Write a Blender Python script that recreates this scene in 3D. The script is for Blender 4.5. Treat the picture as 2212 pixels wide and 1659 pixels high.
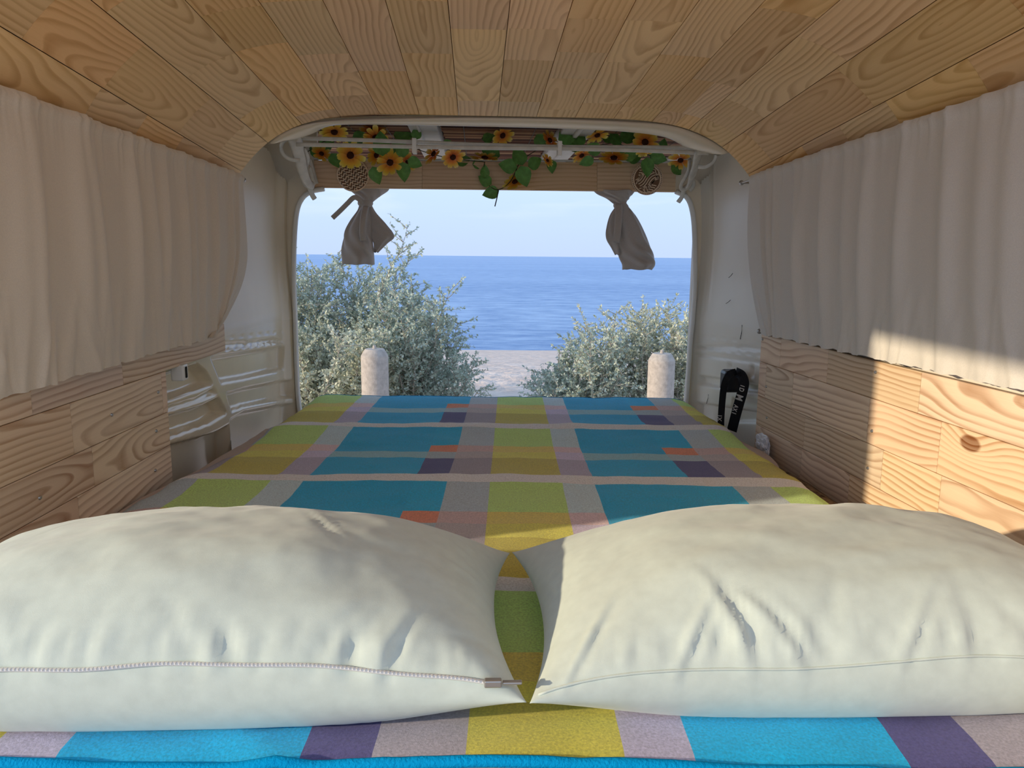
import bpy, bmesh, math, random
import numpy as np
from mathutils import Vector, Matrix, noise

random.seed(7)
for o in list(bpy.data.objects):
    bpy.data.objects.remove(o, do_unlink=True)
SC = bpy.context.scene
COL = SC.collection

# ------------------------------------------------------------------ camera
W, H, FPX = 2212, 1659, 1661.0
CZ = 1.5                                   # camera height above the ground
VPX, VPY, ROLL = 1030.0, 552.5, math.radians(0.56)
def camera_axes():
    c, s = math.cos(ROLL), math.sin(ROLL)
    dx, dy = VPX - W / 2, VPY - H / 2
    u, v = dx * c + dy * s, -dx * s + dy * c
    pitch = math.atan2(-v, FPX)
    yaw = math.atan2(-u, FPX / math.cos(pitch))
    F = Vector((math.sin(yaw) * math.cos(pitch), math.cos(yaw) * math.cos(pitch), -math.sin(pitch)))
    R0 = Vector((math.cos(yaw), -math.sin(yaw), 0))
    U0 = R0.cross(F)
    return F, R0 * c + U0 * s, -R0 * s + U0 * c
CF, CR, CU = camera_axes()
cam = bpy.data.cameras.new('camera')
cam.sensor_width = 36.0
cam.lens = FPX / W * 36.0
cam.clip_start = 0.02
cam.clip_end = 60000
camo = bpy.data.objects.new('camera', cam)
COL.objects.link(camo)
m = Matrix.Identity(4)
for i in range(3):
    m[i][0], m[i][1], m[i][2] = CR[i], CU[i], -CF[i]
m[2][3] = CZ
camo.matrix_world = m
SC.camera = camo

# ------------------------------------------------------------------ sky, sun, exposure
SC.view_settings.view_transform = 'Standard'
SC.view_settings.look = 'None'
SC.view_settings.gamma = 1.0
SC.view_settings.use_curve_mapping = False
SC.view_settings.exposure = 0.42
SKY_STRENGTH = 0.90
SUN_STRENGTH = 2.85
SUN_DIR = Vector((1.0, 0.34, -0.236))     # direction the light travels
world = bpy.data.worlds.new('sky')
SC.world = world
world.use_nodes = True
nt = world.node_tree
nt.nodes.clear()
N = nt.nodes.new
wo = N('ShaderNodeOutputWorld'); bg = N('ShaderNodeBackground')
tc = N('ShaderNodeTexCoord'); sx = N('ShaderNodeSeparateXYZ'); rmp = N('ShaderNodeValToRGB')
nt.links.new(tc.outputs['Generated'], sx.inputs[0])
nt.links.new(sx.outputs['Z'], rmp.inputs[0])
e = rmp.color_ramp.elements
e[0].position = 0.0; e[0].color = (0.50, 0.62, 0.90, 1)
e[1].position = 1.0; e[1].color = (0.30, 0.50, 0.90, 1)
k = e.new(0.10); k.color = (0.55, 0.72, 0.97, 1)
k = e.new(0.35); k.color = (0.45, 0.66, 0.97, 1)
mp = N('ShaderNodeMapping'); mp.inputs['Scale'].default_value = (2.2, 2.2, 16)
cn = N('ShaderNodeTexNoise'); cn.inputs['Scale'].default_value = 2.6; cn.inputs['Detail'].default_value = 6
cr = N('ShaderNodeValToRGB'); cr.color_ramp.elements[0].position = 0.50; cr.color_ramp.elements[1].position = 0.78
mx = N('ShaderNodeMixRGB'); mx.inputs[2].default_value = (0.86, 0.92, 1.0, 1)
mm = N('ShaderNodeMath'); mm.operation = 'MULTIPLY'; mm.inputs[1].default_value = 0.75
nt.links.new(tc.outputs['Generated'], mp.inputs[0]); nt.links.new(mp.outputs[0], cn.inputs['Vector'])
mr_ = N('ShaderNodeMapRange'); mr_.inputs[1].default_value = 0.035; mr_.inputs[2].default_value = 0.10
nt.links.new(sx.outputs['Z'], mr_.inputs[0])
mc = N('ShaderNodeMath'); mc.operation = 'MULTIPLY'
nt.links.new(cn.outputs['Fac'], cr.inputs[0]); nt.links.new(cr.outputs[0], mc.inputs[0]); nt.links.new(mr_.outputs[0], mc.inputs[1]); nt.links.new(mc.outputs[0], mm.inputs[0])
nt.links.new(mm.outputs[0], mx.inputs[0]); nt.links.new(rmp.outputs[0], mx.inputs[1])
nt.links.new(mx.outputs[0], bg.inputs[0]); bg.inputs[1].default_value = SKY_STRENGTH
nt.links.new(bg.outputs[0], wo.inputs[0])
sun = bpy.data.lights.new('sun', 'SUN')
sun.energy = SUN_STRENGTH
sun.color = (1.0, 0.83, 0.59)
sun.angle = math.radians(1.1)
suno = bpy.data.objects.new('sun', sun)
COL.objects.link(suno)
suno.rotation_euler = SUN_DIR.to_track_quat('-Z', 'Y').to_euler()
suno.location = (-20, -8, 10)

# ------------------------------------------------------------------ pixel helpers
def ray(x, y):
    return CF + CR * ((x - W / 2) / FPX) - CU * ((y - H / 2) / FPX)
def at_y(x, y, Y):
    d = ray(x, y); p = d * (Y / d.y); p.z += CZ; return p
def at_z(x, y, Z):
    d = ray(x, y); p = d * ((Z - CZ) / d.z); p.z += CZ; return p
LA, LB = -0.80, 0.041                      # left wall:  X = LA + LB*Y
RA, RB = 0.95, -0.048                      # right wall: X = RA + RB*Y
def wxl(Y): return LA + LB * Y
def wxr(Y): return RA + RB * Y
def at_l(x, y, off=0.0):
    d = ray(x, y); p = d * ((LA + off) / (d.x - LB * d.y)); p.z += CZ; return p
def at_r(x, y, off=0.0):
    d = ray(x, y); p = d * ((RA + off) / (d.x - RB * d.y)); p.z += CZ; return p

# ------------------------------------------------------------------ object helpers
def link(name, me, mat=None, parent=None):
    o = bpy.data.objects.new(name, me)
    COL.objects.link(o)
    if mat is not None and me is not None and not me.materials:
        me.materials.append(mat)
    if parent is not None:
        o.parent = parent
    return o
def mesh(name, vs, fs, mat=None, parent=None, smooth=False):
    me = bpy.data.meshes.new(name)
    me.from_pydata([tuple(v) for v in vs], [], fs)
    me.update()
    if smooth:
        me.polygons.foreach_set('use_smooth', [True] * len(me.polygons))
    return link(name, me, mat, parent)
def bobj(name, bm, mat=None, parent=None, smooth=False):
    me = bpy.data.meshes.new(name)
    bm.normal_update()
    bm.to_mesh(me); bm.free()
    if smooth:
        me.polygons.foreach_set('use_smooth', [True] * len(me.polygons))
    return link(name, me, mat, parent)
def tag(o, label, cat, group=None):
    o['label'] = label; o['category'] = cat
    if group: o['group'] = group
    return o
def struct(o):
    o['kind'] = 'structure'; return o
def empty(name, loc=(0, 0, 0)):
    o = bpy.data.objects.new(name, None)
    COL.objects.link(o); o.location = loc; o.empty_display_size = 0.05
    return o
def setparent(o, p):                        # parent keeping the world place (parents are only translated)
    o.parent = p
    o.matrix_parent_inverse = Matrix.Translation(p.location).inverted()
    return o
def grid_faces(nu, nv, off=0, flip=False):
    f = []
    for j in range(nv - 1):
        for i in range(nu - 1):
            a = off + j * nu + i
            q = (a, a + 1, a + nu + 1, a + nu)
            f.append(q[::-1] if flip else q)
    return f
def box(bm, lo, hi, bev=0.0):
    v = [bm.verts.new((x, y, z)) for z in (lo[2], hi[2]) for y in (lo[1], hi[1]) for x in (lo[0], hi[0])]
    fs = [(0, 2, 3, 1), (4, 5, 7, 6), (0, 1, 5, 4), (2, 6, 7, 3), (0, 4, 6, 2), (1, 3, 7, 5)]
    faces = [bm.faces.new([v[i] for i in f]) for f in fs]
    if bev:
        es = list({e for f in faces for e in f.edges})
        bmesh.ops.bevel(bm, geom=es, offset=bev, segments=2, affect='EDGES', profile=0.5)
def tube(bm, pts, r, n=8, cap=True, flat=None, up=Vector((0, 0, 1))):
    """sweep a circle (or an ellipse r x flat) along pts"""
    pts = [Vector(p) for p in pts]
    rings = []
    for i, p in enumerate(pts):
        t = (pts[min(i + 1, len(pts) - 1)] - pts[max(i - 1, 0)])
        t = t.normalized() if t.length > 1e-9 else Vector((0, 0, 1))
        a = t.cross(up)
        if a.length < 0.05: a = t.cross(Vector((1, 0, 0)))
        a.normalize(); b = a.cross(t).normalized()
        rr = r[i] if isinstance(r, (list, tuple)) else r
        r2 = rr if flat is None else flat
        rings.append([bm.verts.new(p + a * (rr * math.cos(2 * math.pi * k / n)) + b * (r2 * math.sin(2 * math.pi * k / n))) for k in range(n)])
    for i in range(len(rings) - 1):
        for k in range(n):
            bm.faces.new((rings[i][k], rings[i][(k + 1) % n], rings[i + 1][(k + 1) % n], rings[i + 1][k]))
    if cap:
        bm.faces.new(rings[0][::-1]); bm.faces.new(rings[-1])
def smooth_path(pts, n=8):
    pts = [Vector(p) for p in pts]
    out = []
    P = [pts[0] * 2 - pts[1]] + pts + [pts[-1] * 2 - pts[-2]]
    for i in range(1, len(P) - 2):
        a, b, c, d = P[i - 1], P[i], P[i + 1], P[i + 2]
        for k in range(n):
            t = k / n
            out.append(0.5 * ((2 * b) + (c - a) * t + (2 * a - 5 * b + 4 * c - d) * t * t + (3 * b - a - 3 * c + d) * t ** 3))
    out.append(pts[-1])
    return out
def sstep(a, b, x):
    t = np.clip((x - a) / (b - a), 0, 1); return t * t * (3 - 2 * t)
def fbm(x, y, z=0.0, oct=3):
    v, a, f = 0, 1, 1
    for _ in range(oct):
        v += a * noise.noise(Vector((x * f, y * f, z * f + 7.3))); a *= 0.5; f *= 2
    return v

# ------------------------------------------------------------------ materials
def new_mat(name):
    mt = bpy.data.materials.new(name); mt.use_nodes = True
    t = mt.node_tree
    return mt, t, t.nodes['Principled BSDF'], t.nodes.new, t.links.new
def simple(name, col, rough=0.5, spec=0.5, metal=0.0, sheen=0.0, nscale=None, namt=0.1, bump=0.0, bscale=200, subs=0.0):
    mt, t, b, N, L = new_mat(name)
    b.inputs['Base Color'].default_value = (*col, 1)
    b.inputs['Roughness'].default_value = rough
    b.inputs['Specular IOR Level'].default_value = spec
    b.inputs['Metallic'].default_value = metal
    if sheen:
        b.inputs['Sheen Weight'].default_value = sheen; b.inputs['Sheen Roughness'].default_value = 0.5
    tc = N('ShaderNodeTexCoord')
    if nscale:
        n = N('ShaderNodeTexNoise'); n.inputs['Scale'].default_value = nscale; n.inputs['Detail'].default_value = 5
        L(tc.outputs['Object'], n.inputs['Vector'])
        r = N('ShaderNodeValToRGB')
        r.color_ramp.elements[0].position = 0.3; r.color_ramp.elements[1].position = 0.7
        r.color_ramp.elements[0].color = (*[c * (1 - namt) for c in col], 1)
        r.color_ramp.elements[1].color = (*[min(1, c * (1 + namt)) for c in col], 1)
        L(n.outputs['Fac'], r.inputs[0]); L(r.outputs[0], b.inputs['Base Color'])
    if bump:
        n2 = N('ShaderNodeTexNoise'); n2.inputs['Scale'].default_value = bscale; n2.inputs['Detail'].default_value = 3
        L(tc.outputs['Object'], n2.inputs['Vector'])
        bp = N('ShaderNodeBump'); bp.inputs['Strength'].default_value = bump; bp.inputs['Distance'].default_value = 0.002
        L(n2.outputs['Fac'], bp.inputs['Height']); L(bp.outputs[0], b.inputs['Normal'])
    return mt

def wood_mat(name, pale, dark, freq=95.0, tint=0.25, knot=None, contrast=1.0, rough=0.5):
    """pine: growth rings of a log whose axis runs nearly along the board (object space: x across, y along)"""
    mt, t, b, N, L = new_mat(name)
    def math_(op, a, c=None, d=None):
        n = N('ShaderNodeMath'); n.operation = op
        for i, v in enumerate((a, c, d)):
            if v is None: continue
            if isinstance(v, (int, float)): n.inputs[i].default_value = v
            else: L(v, n.inputs[i])
        return n.outputs[0]
    tc = N('ShaderNodeTexCoord'); oi = N('ShaderNodeObjectInfo')
    wn = N('ShaderNodeTexWhiteNoise'); wn.noise_dimensions = '1D'
    L(oi.outputs['Random'], wn.inputs['W'])
    sr = N('ShaderNodeSeparateColor'); L(wn.outputs['Color'], sr.inputs[0])
    r1, r2, r3 = sr.outputs[0], sr.outputs[1], sr.outputs[2]
    sp = N('ShaderNodeSeparateXYZ'); L(tc.outputs['Object'], sp.inputs[0])
    X, Y = sp.outputs[0], sp.outputs[1]
    # per-board offset for the noise
    off = math_('MULTIPLY', oi.outputs['Random'], 91.7)
    cb = N('ShaderNodeCombineXYZ')
    L(math_('MULTIPLY', X, 7.0), cb.inputs[0]); L(math_('MULTIPLY', Y, 2.4), cb.inputs[1]); L(off, cb.inputs[2])
    n1 = N('ShaderNodeTexNoise'); n1.inputs['Scale'].default_value = 1.0; n1.inputs['Detail'].default_value = 2.5
    n1.inputs['Roughness'].default_value = 0.45
    L(cb.outputs[0], n1.inputs['Vector'])
    warp = math_('MULTIPLY', math_('SUBTRACT', n1.outputs['Fac'], 0.5), 0.055)
    # distance from the pith
    dx = math_('SUBTRACT', X, math_('MULTIPLY', math_('SUBTRACT', r1, 0.5), 0.16))
    d0 = math_('MULTIPLY', r2, 0.05)
    tilt = math_('MULTIPLY', math_('SUBTRACT', r3, 0.5), 0.32)
    dz = math_('ADD', d0, math_('MULTIPLY', Y, tilt))
    dz = math_('ADD', dz, warp)
    rr = math_('SQRT', math_('ADD', math_('MULTIPLY', dx, dx), math_('MULTIPLY', dz, dz)))
    rr = math_('ADD', rr, math_('MULTIPLY', warp, 0.55))
    if knot:
        kx, ky, kr = knot
        ex = math_('SUBTRACT', X, kx); ey = math_('MULTIPLY', math_('SUBTRACT', Y, ky), 0.55)
        kd = math_('SQRT', math_('ADD', math_('MULTIPLY', ex, ex), math_('MULTIPLY', ey, ey)))
        g = math_('POWER', 2.718, math_('MULTIPLY', math_('MULTIPLY', kd, kd), -1.0 / (kr * kr * 3.2)))
        rr = math_('ADD', rr, math_('MULTIPLY', g, kr * 1.6))
    ring = math_('FRACT', math_('MULTIPLY', rr, freq))
    rp = N('ShaderNodeValToRGB')
    els = rp.color_ramp.elements
    els[0].position = 0.0; els[0].color = (0, 0, 0, 1)
    els[1].position = 1.0; els[1].color = (0, 0, 0, 1)
    q = els.new(0.45); q.color = (0.16, 0.16, 0.16, 1)
    q = els.new(0.80); q.color = (1, 1, 1, 1)
    q = els.new(0.92); q.color = (0.8, 0.8, 0.8, 1)
    L(ring, rp.inputs[0])
    # rings fade in and out across the boards
    cb2 = N('ShaderNodeCombineXYZ'); L(math_('MULTIPLY', X, 16.0), cb2.inputs[0]); L(math_('MULTIPLY', Y, 3.0), cb2.inputs[1]); L(off, cb2.inputs[2])
    n2 = N('ShaderNodeTexNoise'); n2.inputs['Scale'].default_value = 1.0; n2.inputs['Detail'].default_value = 3
    L(cb2.outputs[0], n2.inputs['Vector'])
    fade = N('ShaderNodeMapRange'); fade.inputs[1].default_value = 0.3; fade.inputs[2].default_value = 0.65
    fade.inputs[3].default_value = 0.35; fade.inputs[4].default_value = 1.0
    L(n2.outputs['Fac'], fade.inputs[0])
    # fine fibres
    cb3 = N('ShaderNodeCombineXYZ'); L(math_('MULTIPLY', X, 900.0), cb3.inputs[0]); L(math_('MULTIPLY', Y, 14.0), cb3.inputs[1]); L(off, cb3.inputs[2])
    n3 = N('ShaderNodeTexNoise'); n3.inputs['Scale'].default_value = 1.0; n3.inputs['Detail'].default_value = 2
    L(cb3.outputs[0], n3.inputs['Vector'])
    fib = math_('MULTIPLY', math_('SUBTRACT', n3.outputs['Fac'], 0.5), 0.30)
    fac = math_('ADD', math_('MULTIPLY', math_('MULTIPLY', rp.outputs[0], fade.outputs[0]), contrast), fib)
    if knot:
        core = N('ShaderNodeMapRange'); core.inputs[1].default_value = knot[2] * 0.8; core.inputs[2].default_value = knot[2] * 0.6
        L(kd, core.inputs[0])
    mixc = N('ShaderNodeMixRGB'); L(fac, mixc.inputs[0])
    mixc.use_clamp = False
    mixc.inputs[1].default_value = (*pale, 1); mixc.inputs[2].default_value = (*dark, 1)
    hsv = N('ShaderNodeHueSaturation')
    colr = mixc.outputs[0]
    if knot:
        mk = N('ShaderNodeMixRGB'); L(math_('MULTIPLY', core.outputs[0], math_('MULTIPLY_ADD', rp.outputs[0], 0.25, 0.75)), mk.inputs[0]); L(colr, mk.inputs[1])
        mk.use_clamp = True; mk.inputs[2].default_value = (0.22, 0.09, 0.04, 1); colr = mk.outputs[0]
    L(colr, hsv.inputs['Color'])
    L(math_('ADD', 1.0 - tint * 0.62, math_('MULTIPLY', r2, tint)), hsv.inputs['Value'])
    L(math_('ADD', 0.92, math_('MULTIPLY', r1, 0.2)), hsv.inputs['Saturation'])
    L(math_('ADD', 0.494, math_('MULTIPLY', r3, 0.012)), hsv.inputs['Hue'])
    L(hsv.outputs[0], b.inputs['Base Color'])
    b.inputs['Roughness'].default_value = rough
    b.inputs['Specular IOR Level'].default_value = 0.3
    bp = N('ShaderNodeBump'); bp.inputs['Strength'].default_value = 0.25; bp.inputs['Distance'].default_value = 0.0006
    L(fac, bp.inputs['Height']); L(bp.outputs[0], b.inputs['Normal'])
    return mt

M = {}
M['ceil_wood'] = wood_mat('pine_ceiling', (0.89, 0.585, 0.28), (0.58, 0.305, 0.10), freq=84, contrast=0.9)
M['wall_wood'] = wood_mat('pine_wall', (0.87, 0.665, 0.465), (0.50, 0.29, 0.16), freq=84, contrast=0.95)
M['beam_wood'] = wood_mat('pine_beam', (0.84, 0.60, 0.38), (0.60, 0.37, 0.20), freq=70, contrast=0.8)
M['disc_wood'] = simple('plywood_disc', (0.86, 0.64, 0.45), 0.6, 0.2, nscale=60)
M['paint'] = simple('cream_van_paint', (0.80, 0.69, 0.51), 0.30, 0.5, nscale=3, namt=0.05)
M['paint_r'] = simple('greyish_cream_van_paint', (0.80, 0.74, 0.63), 0.36, 0.45, nscale=3, namt=0.05)
def body_paint(name, col, low, high):
    mt, t, b, N, L = new_mat(name)
    tc = N('ShaderNodeTexCoord'); sp = N('ShaderNodeSeparateXYZ'); L(tc.outputs['Object'], sp.inputs[0])
    mr = N('ShaderNodeMapRange'); mr.inputs[1].default_value = 1.22; mr.inputs[2].default_value = 1.30
    mr.inputs[3].default_value = low; mr.inputs[4].default_value = high
    L(sp.outputs[2], mr.inputs[0]); L(mr.outputs[0], b.inputs['Roughness'])
    n = N('ShaderNodeTexNoise'); n.inputs['Scale'].default_value = 4; n.inputs['Detail'].default_value = 6
    L(tc.outputs['Object'], n.inputs['Vector'])
    r_ = N('ShaderNodeValToRGB'); r_.color_ramp.elements[0].position = 0.3; r_.color_ramp.elements[1].position = 0.7
    r_.color_ramp.elements[0].color = (*[c * 0.93 for c in col], 1); r_.color_ramp.elements[1].color = (*[min(1, c * 1.05) for c in col], 1)
    L(n.outputs['Fac'], r_.inputs[0]); L(r_.outputs[0], b.inputs['Base Color'])
    b.inputs['Specular IOR Level'].default_value = 0.6
    return mt
M['trimpaint'] = simple('white_van_paint', (0.80, 0.78, 0.72), 0.35, 0.5, nscale=6, namt=0.05)
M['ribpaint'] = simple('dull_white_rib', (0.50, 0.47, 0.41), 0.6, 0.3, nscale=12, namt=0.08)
M['hinge'] = simple('worn_cream_hinge', (0.66, 0.62, 0.54), 0.45, 0.4, nscale=30, namt=0.12)
M['dark'] = simple('dark_void', (0.03, 0.028, 0.025), 0.9, 0.1)
M['underlay'] = simple('brown_board', (0.30, 0.20, 0.12), 0.8, 0.1, nscale=20)
M['curtain'] = simple('beige_curtain_cloth', (0.70, 0.62, 0.51), 0.85, 0.15, sheen=0.3, nscale=500, namt=0.05, bump=0.15, bscale=900)
M['curtain_r'] = simple('ivory_curtain_cloth', (0.70, 0.66, 0.60), 0.85, 0.15, sheen=0.3, nscale=500, namt=0.05, bump=0.15, bscale=900)
M['tiecloth'] = simple('taupe_tied_cloth', (0.50, 0.45, 0.41), 0.85, 0.15, sheen=0.2, nscale=400, namt=0.06, bump=0.2, bscale=700)
M['pillow'] = simple('sage_velvet', (0.605, 0.67, 0.59), 0.8, 0.15, sheen=0.3, nscale=55, namt=0.05, bump=0.10, bscale=1500)
M['zip'] = simple('white_zip', (0.80, 0.79, 0.75), 0.5, 0.3)
M['steel'] = simple('zinc_screw', (0.45, 0.43, 0.40), 0.4, 0.5, metal=0.8)
M['black'] = simple('black_plastic', (0.012, 0.012, 0.016), 0.35, 0.5)
M['strap'] = simple('black_webbing', (0.012, 0.012, 0.016), 0.75, 0.2, bump=0.4, bscale=900)
M['print'] = simple('white_print', (0.62, 0.60, 0.58), 0.7, 0.1)
M['plastic'] = simple('white_plastic_film', (0.72, 0.72, 0.78), 0.3, 0.4)
M['mattress'] = simple('brown_patterned_ticking', (0.16, 0.11, 0.07), 0.9, 0.1, nscale=45, namt=0.8)
M['sheet'] = simple('pale_pink_sheet', (0.62, 0.52, 0.47), 0.9, 0.1, nscale=40, namt=0.05)
M['vine'] = simple('brown_green_vine', (0.06, 0.06, 0.03), 0.6, 0.2)
M['fleaf'] = simple('silk_leaf', (0.13, 0.30, 0.07), 0.5, 0.3, nscale=60, namt=0.3)
M['centre'] = simple('flower_centre', (0.06, 0.02, 0.012), 0.9, 0.1, bump=0.8, bscale=500)
M['concrete'] = simple('rough_concrete', (0.46, 0.40, 0.345), 0.9, 0.15, nscale=35, namt=0.16, bump=0.9, bscale=110)

def petal_mat():
    mt, t, b, N, L = new_mat('silk_petal')
    tc = N('ShaderNodeTexCoord'); oi = N('ShaderNodeObjectInfo')
    ln = N('ShaderNodeVectorMath'); ln.operation = 'LENGTH'; L(tc.outputs['Object'], ln.inputs[0])
    mr = N('ShaderNodeMapRange'); mr.inputs[1].default_value = 0.008; mr.inputs[2].default_value = 0.042
    L(ln.outputs['Value'], mr.inputs[0])
    r = N('ShaderNodeValToRGB'); es = r.color_ramp.elements
    es[0].color = (0.62, 0.10, 0.01, 1); es[1].color = (0.90, 0.74, 0.26, 1)
    q = es.new(0.45); q.color = (0.85, 0.33, 0.03, 1)
    q = es.new(0.75); q.color = (0.84, 0.54, 0.06, 1)
    L(mr.outputs[0], r.inputs[0])
    h = N('ShaderNodeHueSaturation'); L(r.outputs[0], h.inputs['Color'])
    a = N('ShaderNodeMath'); a.operation = 'MULTIPLY_ADD'; a.inputs[1].default_value = 0.035; a.inputs[2].default_value = 0.485
    L(oi.outputs['Random'], a.inputs[0]); L(a.outputs[0], h.inputs['Hue'])
    L(h.outputs[0], b.inputs['Base Color']); b.inputs['Roughness'].default_value = 0.6
    return mt
M['petal'] = petal_mat()

def bamboo_mat():
    mt, t, b, N, L = new_mat('bamboo_reed')
    n = N('ShaderNodeNewGeometry')
    r = N('ShaderNodeValToRGB'); es = r.color_ramp.elements
    es[0].position = 0.0; es[0].color = (0.07, 0.03, 0.02, 1); es[1].position = 1.0; es[1].color = (0.62, 0.42, 0.24, 1)
    q = es.new(0.45); q.color = (0.20, 0.085, 0.05, 1)
    q = es.new(0.75); q.color = (0.34, 0.17, 0.10, 1)
    L(n.outputs['Random Per Island'], r.inputs[0]); L(r.outputs[0], b.inputs['Base Color']); b.inputs['Roughness'].default_value = 0.5
    return mt
M['bamboo'] = bamboo_mat()

def fleece_mat():
    mt, t, b, N, L = new_mat('printed_fleece')
    at = N('ShaderNodeVertexColor'); at.layer_name = 'print'
    tc = N('ShaderNodeTexCoord')
    n = N('ShaderNodeTexNoise'); n.inputs['Scale'].default_value = 330; n.inputs['Detail'].default_value = 4
    L(tc.outputs['Object'], n.inputs['Vector'])
    mr = N('ShaderNodeMapRange'); mr.inputs[1].default_value = 0.3; mr.inputs[2].default_value = 0.7
    mr.inputs[3].default_value = 0.80; mr.inputs[4].default_value = 1.22
    L(n.outputs['Fac'], mr.inputs[0])
    mu = N('ShaderNodeMixRGB'); mu.blend_type = 'MULTIPLY'; mu.inputs[0].default_value = 1.0
    L(at.outputs[0], mu.inputs[1]); L(mr.outputs[0], mu.inputs[2])
    L(mu.outputs[0], b.inputs['Base Color'])
    b.inputs['Roughness'].default_value = 0.95; b.inputs['Specular IOR Level'].default_value = 0.1
    b.inputs['Sheen Weight'].default_value = 0.25
    n2 = N('ShaderNodeTexNoise'); n2.inputs['Scale'].default_value = 300; n2.inputs['Detail'].default_value = 7; n2.inputs['Roughness'].default_value = 0.75
    L(tc.outputs['Object'], n2.inputs['Vector'])
    bp = N('ShaderNodeBump'); bp.inputs['Strength'].default_value = 0.6; bp.inputs['Distance'].default_value = 0.003
    L(n2.outputs['Fac'], bp.inputs['Height']); L(bp.outputs[0], b.inputs['Normal'])
    return mt
M['fleece'] = fleece_mat()

def sand_mat():
    mt, t, b, N, L = new_mat('beach_sand')
    tc = N('ShaderNodeTexCoord')
    n = N('ShaderNodeTexNoise'); n.inputs['Scale'].default_value = 2.2; n.inputs['Detail'].default_value = 8
    L(tc.outputs['Object'], n.inputs['Vector'])
    r = N('ShaderNodeValToRGB'); es = r.color_ramp.elements
    es[0].position = 0.3; es[0].color = (0.66, 0.50, 0.40, 1); es[1].position = 0.7; es[1].color = (0.86, 0.69, 0.57, 1)
    L(n.outputs['Fac'], r.inputs[0]); L(r.outputs[0], b.inputs['Base Color'])
    b.inputs['Roughness'].default_value = 0.95; b.inputs['Specular IOR Level'].default_value = 0.1
    n2 = N('ShaderNodeTexNoise'); n2.inputs['Scale'].default_value = 5; n2.inputs['Detail'].default_value = 6
    L(tc.outputs['Object'], n2.inputs['Vector'])
    bp = N('ShaderNodeBump'); bp.inputs['Strength'].default_value = 0.9; bp.inputs['Distance'].default_value = 0.10
    L(n2.outputs['Fac'], bp.inputs['Height']); L(bp.outputs[0], b.inputs['Normal'])
    return mt
M['sand'] = sand_mat()

def sea_mat():
    mt, t, b, N, L = new_mat('sea_water')
    tc = N('ShaderNodeTexCoord')
    mp = N('ShaderNodeMapping'); mp.inputs['Scale'].default_value = (0.30, 0.60, 1)
    n = N('ShaderNodeTexNoise'); n.inputs['Scale'].default_value = 1.0; n.inputs['Detail'].default_value = 9
    n.inputs['Roughness'].default_value = 0.72
    L(tc.outputs['Object'], mp.inputs[0]); L(mp.outputs[0], n.inputs['Vector'])
    mp2 = N('ShaderNodeMapping'); mp2.inputs['Scale'].default_value = (0.004, 0.022, 1)
    n2 = N('ShaderNodeTexNoise'); n2.inputs['Scale'].default_value = 1.0; n2.inputs['Detail'].default_value = 4
    L(tc.outputs['Object'], mp2.inputs[0]); L(mp2.outputs[0], n2.inputs['Vector'])
    r = N('ShaderNodeValToRGB'); es = r.color_ramp.elements
    es[0].position = 0.36; es[0].color = (0.045, 0.17, 0.44, 1); es[1].position = 0.66; es[1].color = (0.40, 0.58, 0.82, 1)
    ad = N('ShaderNodeMath'); ad.operation = 'MULTIPLY_ADD'; ad.inputs[1].default_value = 0.78
    L(n.outputs['Fac'], ad.inputs[0])
    m2 = N('ShaderNodeMath'); m2.operation = 'MULTIPLY'; m2.inputs[1].default_value = 0.22
    L(n2.outputs['Fac'], m2.inputs[0]); L(m2.outputs[0], ad.inputs[2])
    L(ad.outputs[0], r.inputs[0])
    L(r.outputs[0], b.inputs['Base Color'])
    b.inputs['Roughness'].default_value = 0.35; b.inputs['Specular IOR Level'].default_value = 0.25
    bp = N('ShaderNodeBump'); bp.inputs['Strength'].default_value = 0.8; bp.inputs['Distance'].default_value = 0.5
    L(n.outputs['Fac'], bp.inputs['Height']); L(bp.outputs[0], b.inputs['Normal'])
    return mt
M['sea'] = sea_mat()

def leaf_mat(name, a, c):
    mt, t, b, N, L = new_mat(name)
    gi = N('ShaderNodeNewGeometry')
    r = N('ShaderNodeValToRGB'); es = r.color_ramp.elements
    es[0].color = (*a, 1); es[1].color = (*c, 1)
    L(gi.outputs['Random Per Island'], r.inputs[0]); L(r.outputs[0], b.inputs['Base Color'])
    b.inputs['Roughness'].default_value = 0.65; b.inputs['Specular IOR Level'].default_value = 0.25
    b.inputs['Subsurface Weight'].default_value = 0.0
    tr = N('ShaderNodeBsdfTranslucent'); L(r.outputs[0], tr.inputs[0])
    ms = N('ShaderNodeMixShader'); ms.inputs[0].default_value = 0.22
    out = t.nodes['Material Output']
    L(b.outputs[0], ms.inputs[1]); L(tr.outputs[0], ms.inputs[2]); L(ms.outputs[0], out.inputs['Surface'])
    return mt
M['salt1'] = leaf_mat('silver_leaf', (0.34, 0.41, 0.31), (0.66, 0.71, 0.60))
M['salt2'] = leaf_mat('silver_leaf_yellowish', (0.42, 0.45, 0.31), (0.74, 0.74, 0.58))
M['twig'] = simple('grey_twig', (0.40, 0.36, 0.30), 0.9, 0.1)

# ================================================================== THE SETTING
VAN_Y = 0.05                               # the van is built from here back to its tailgate
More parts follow.
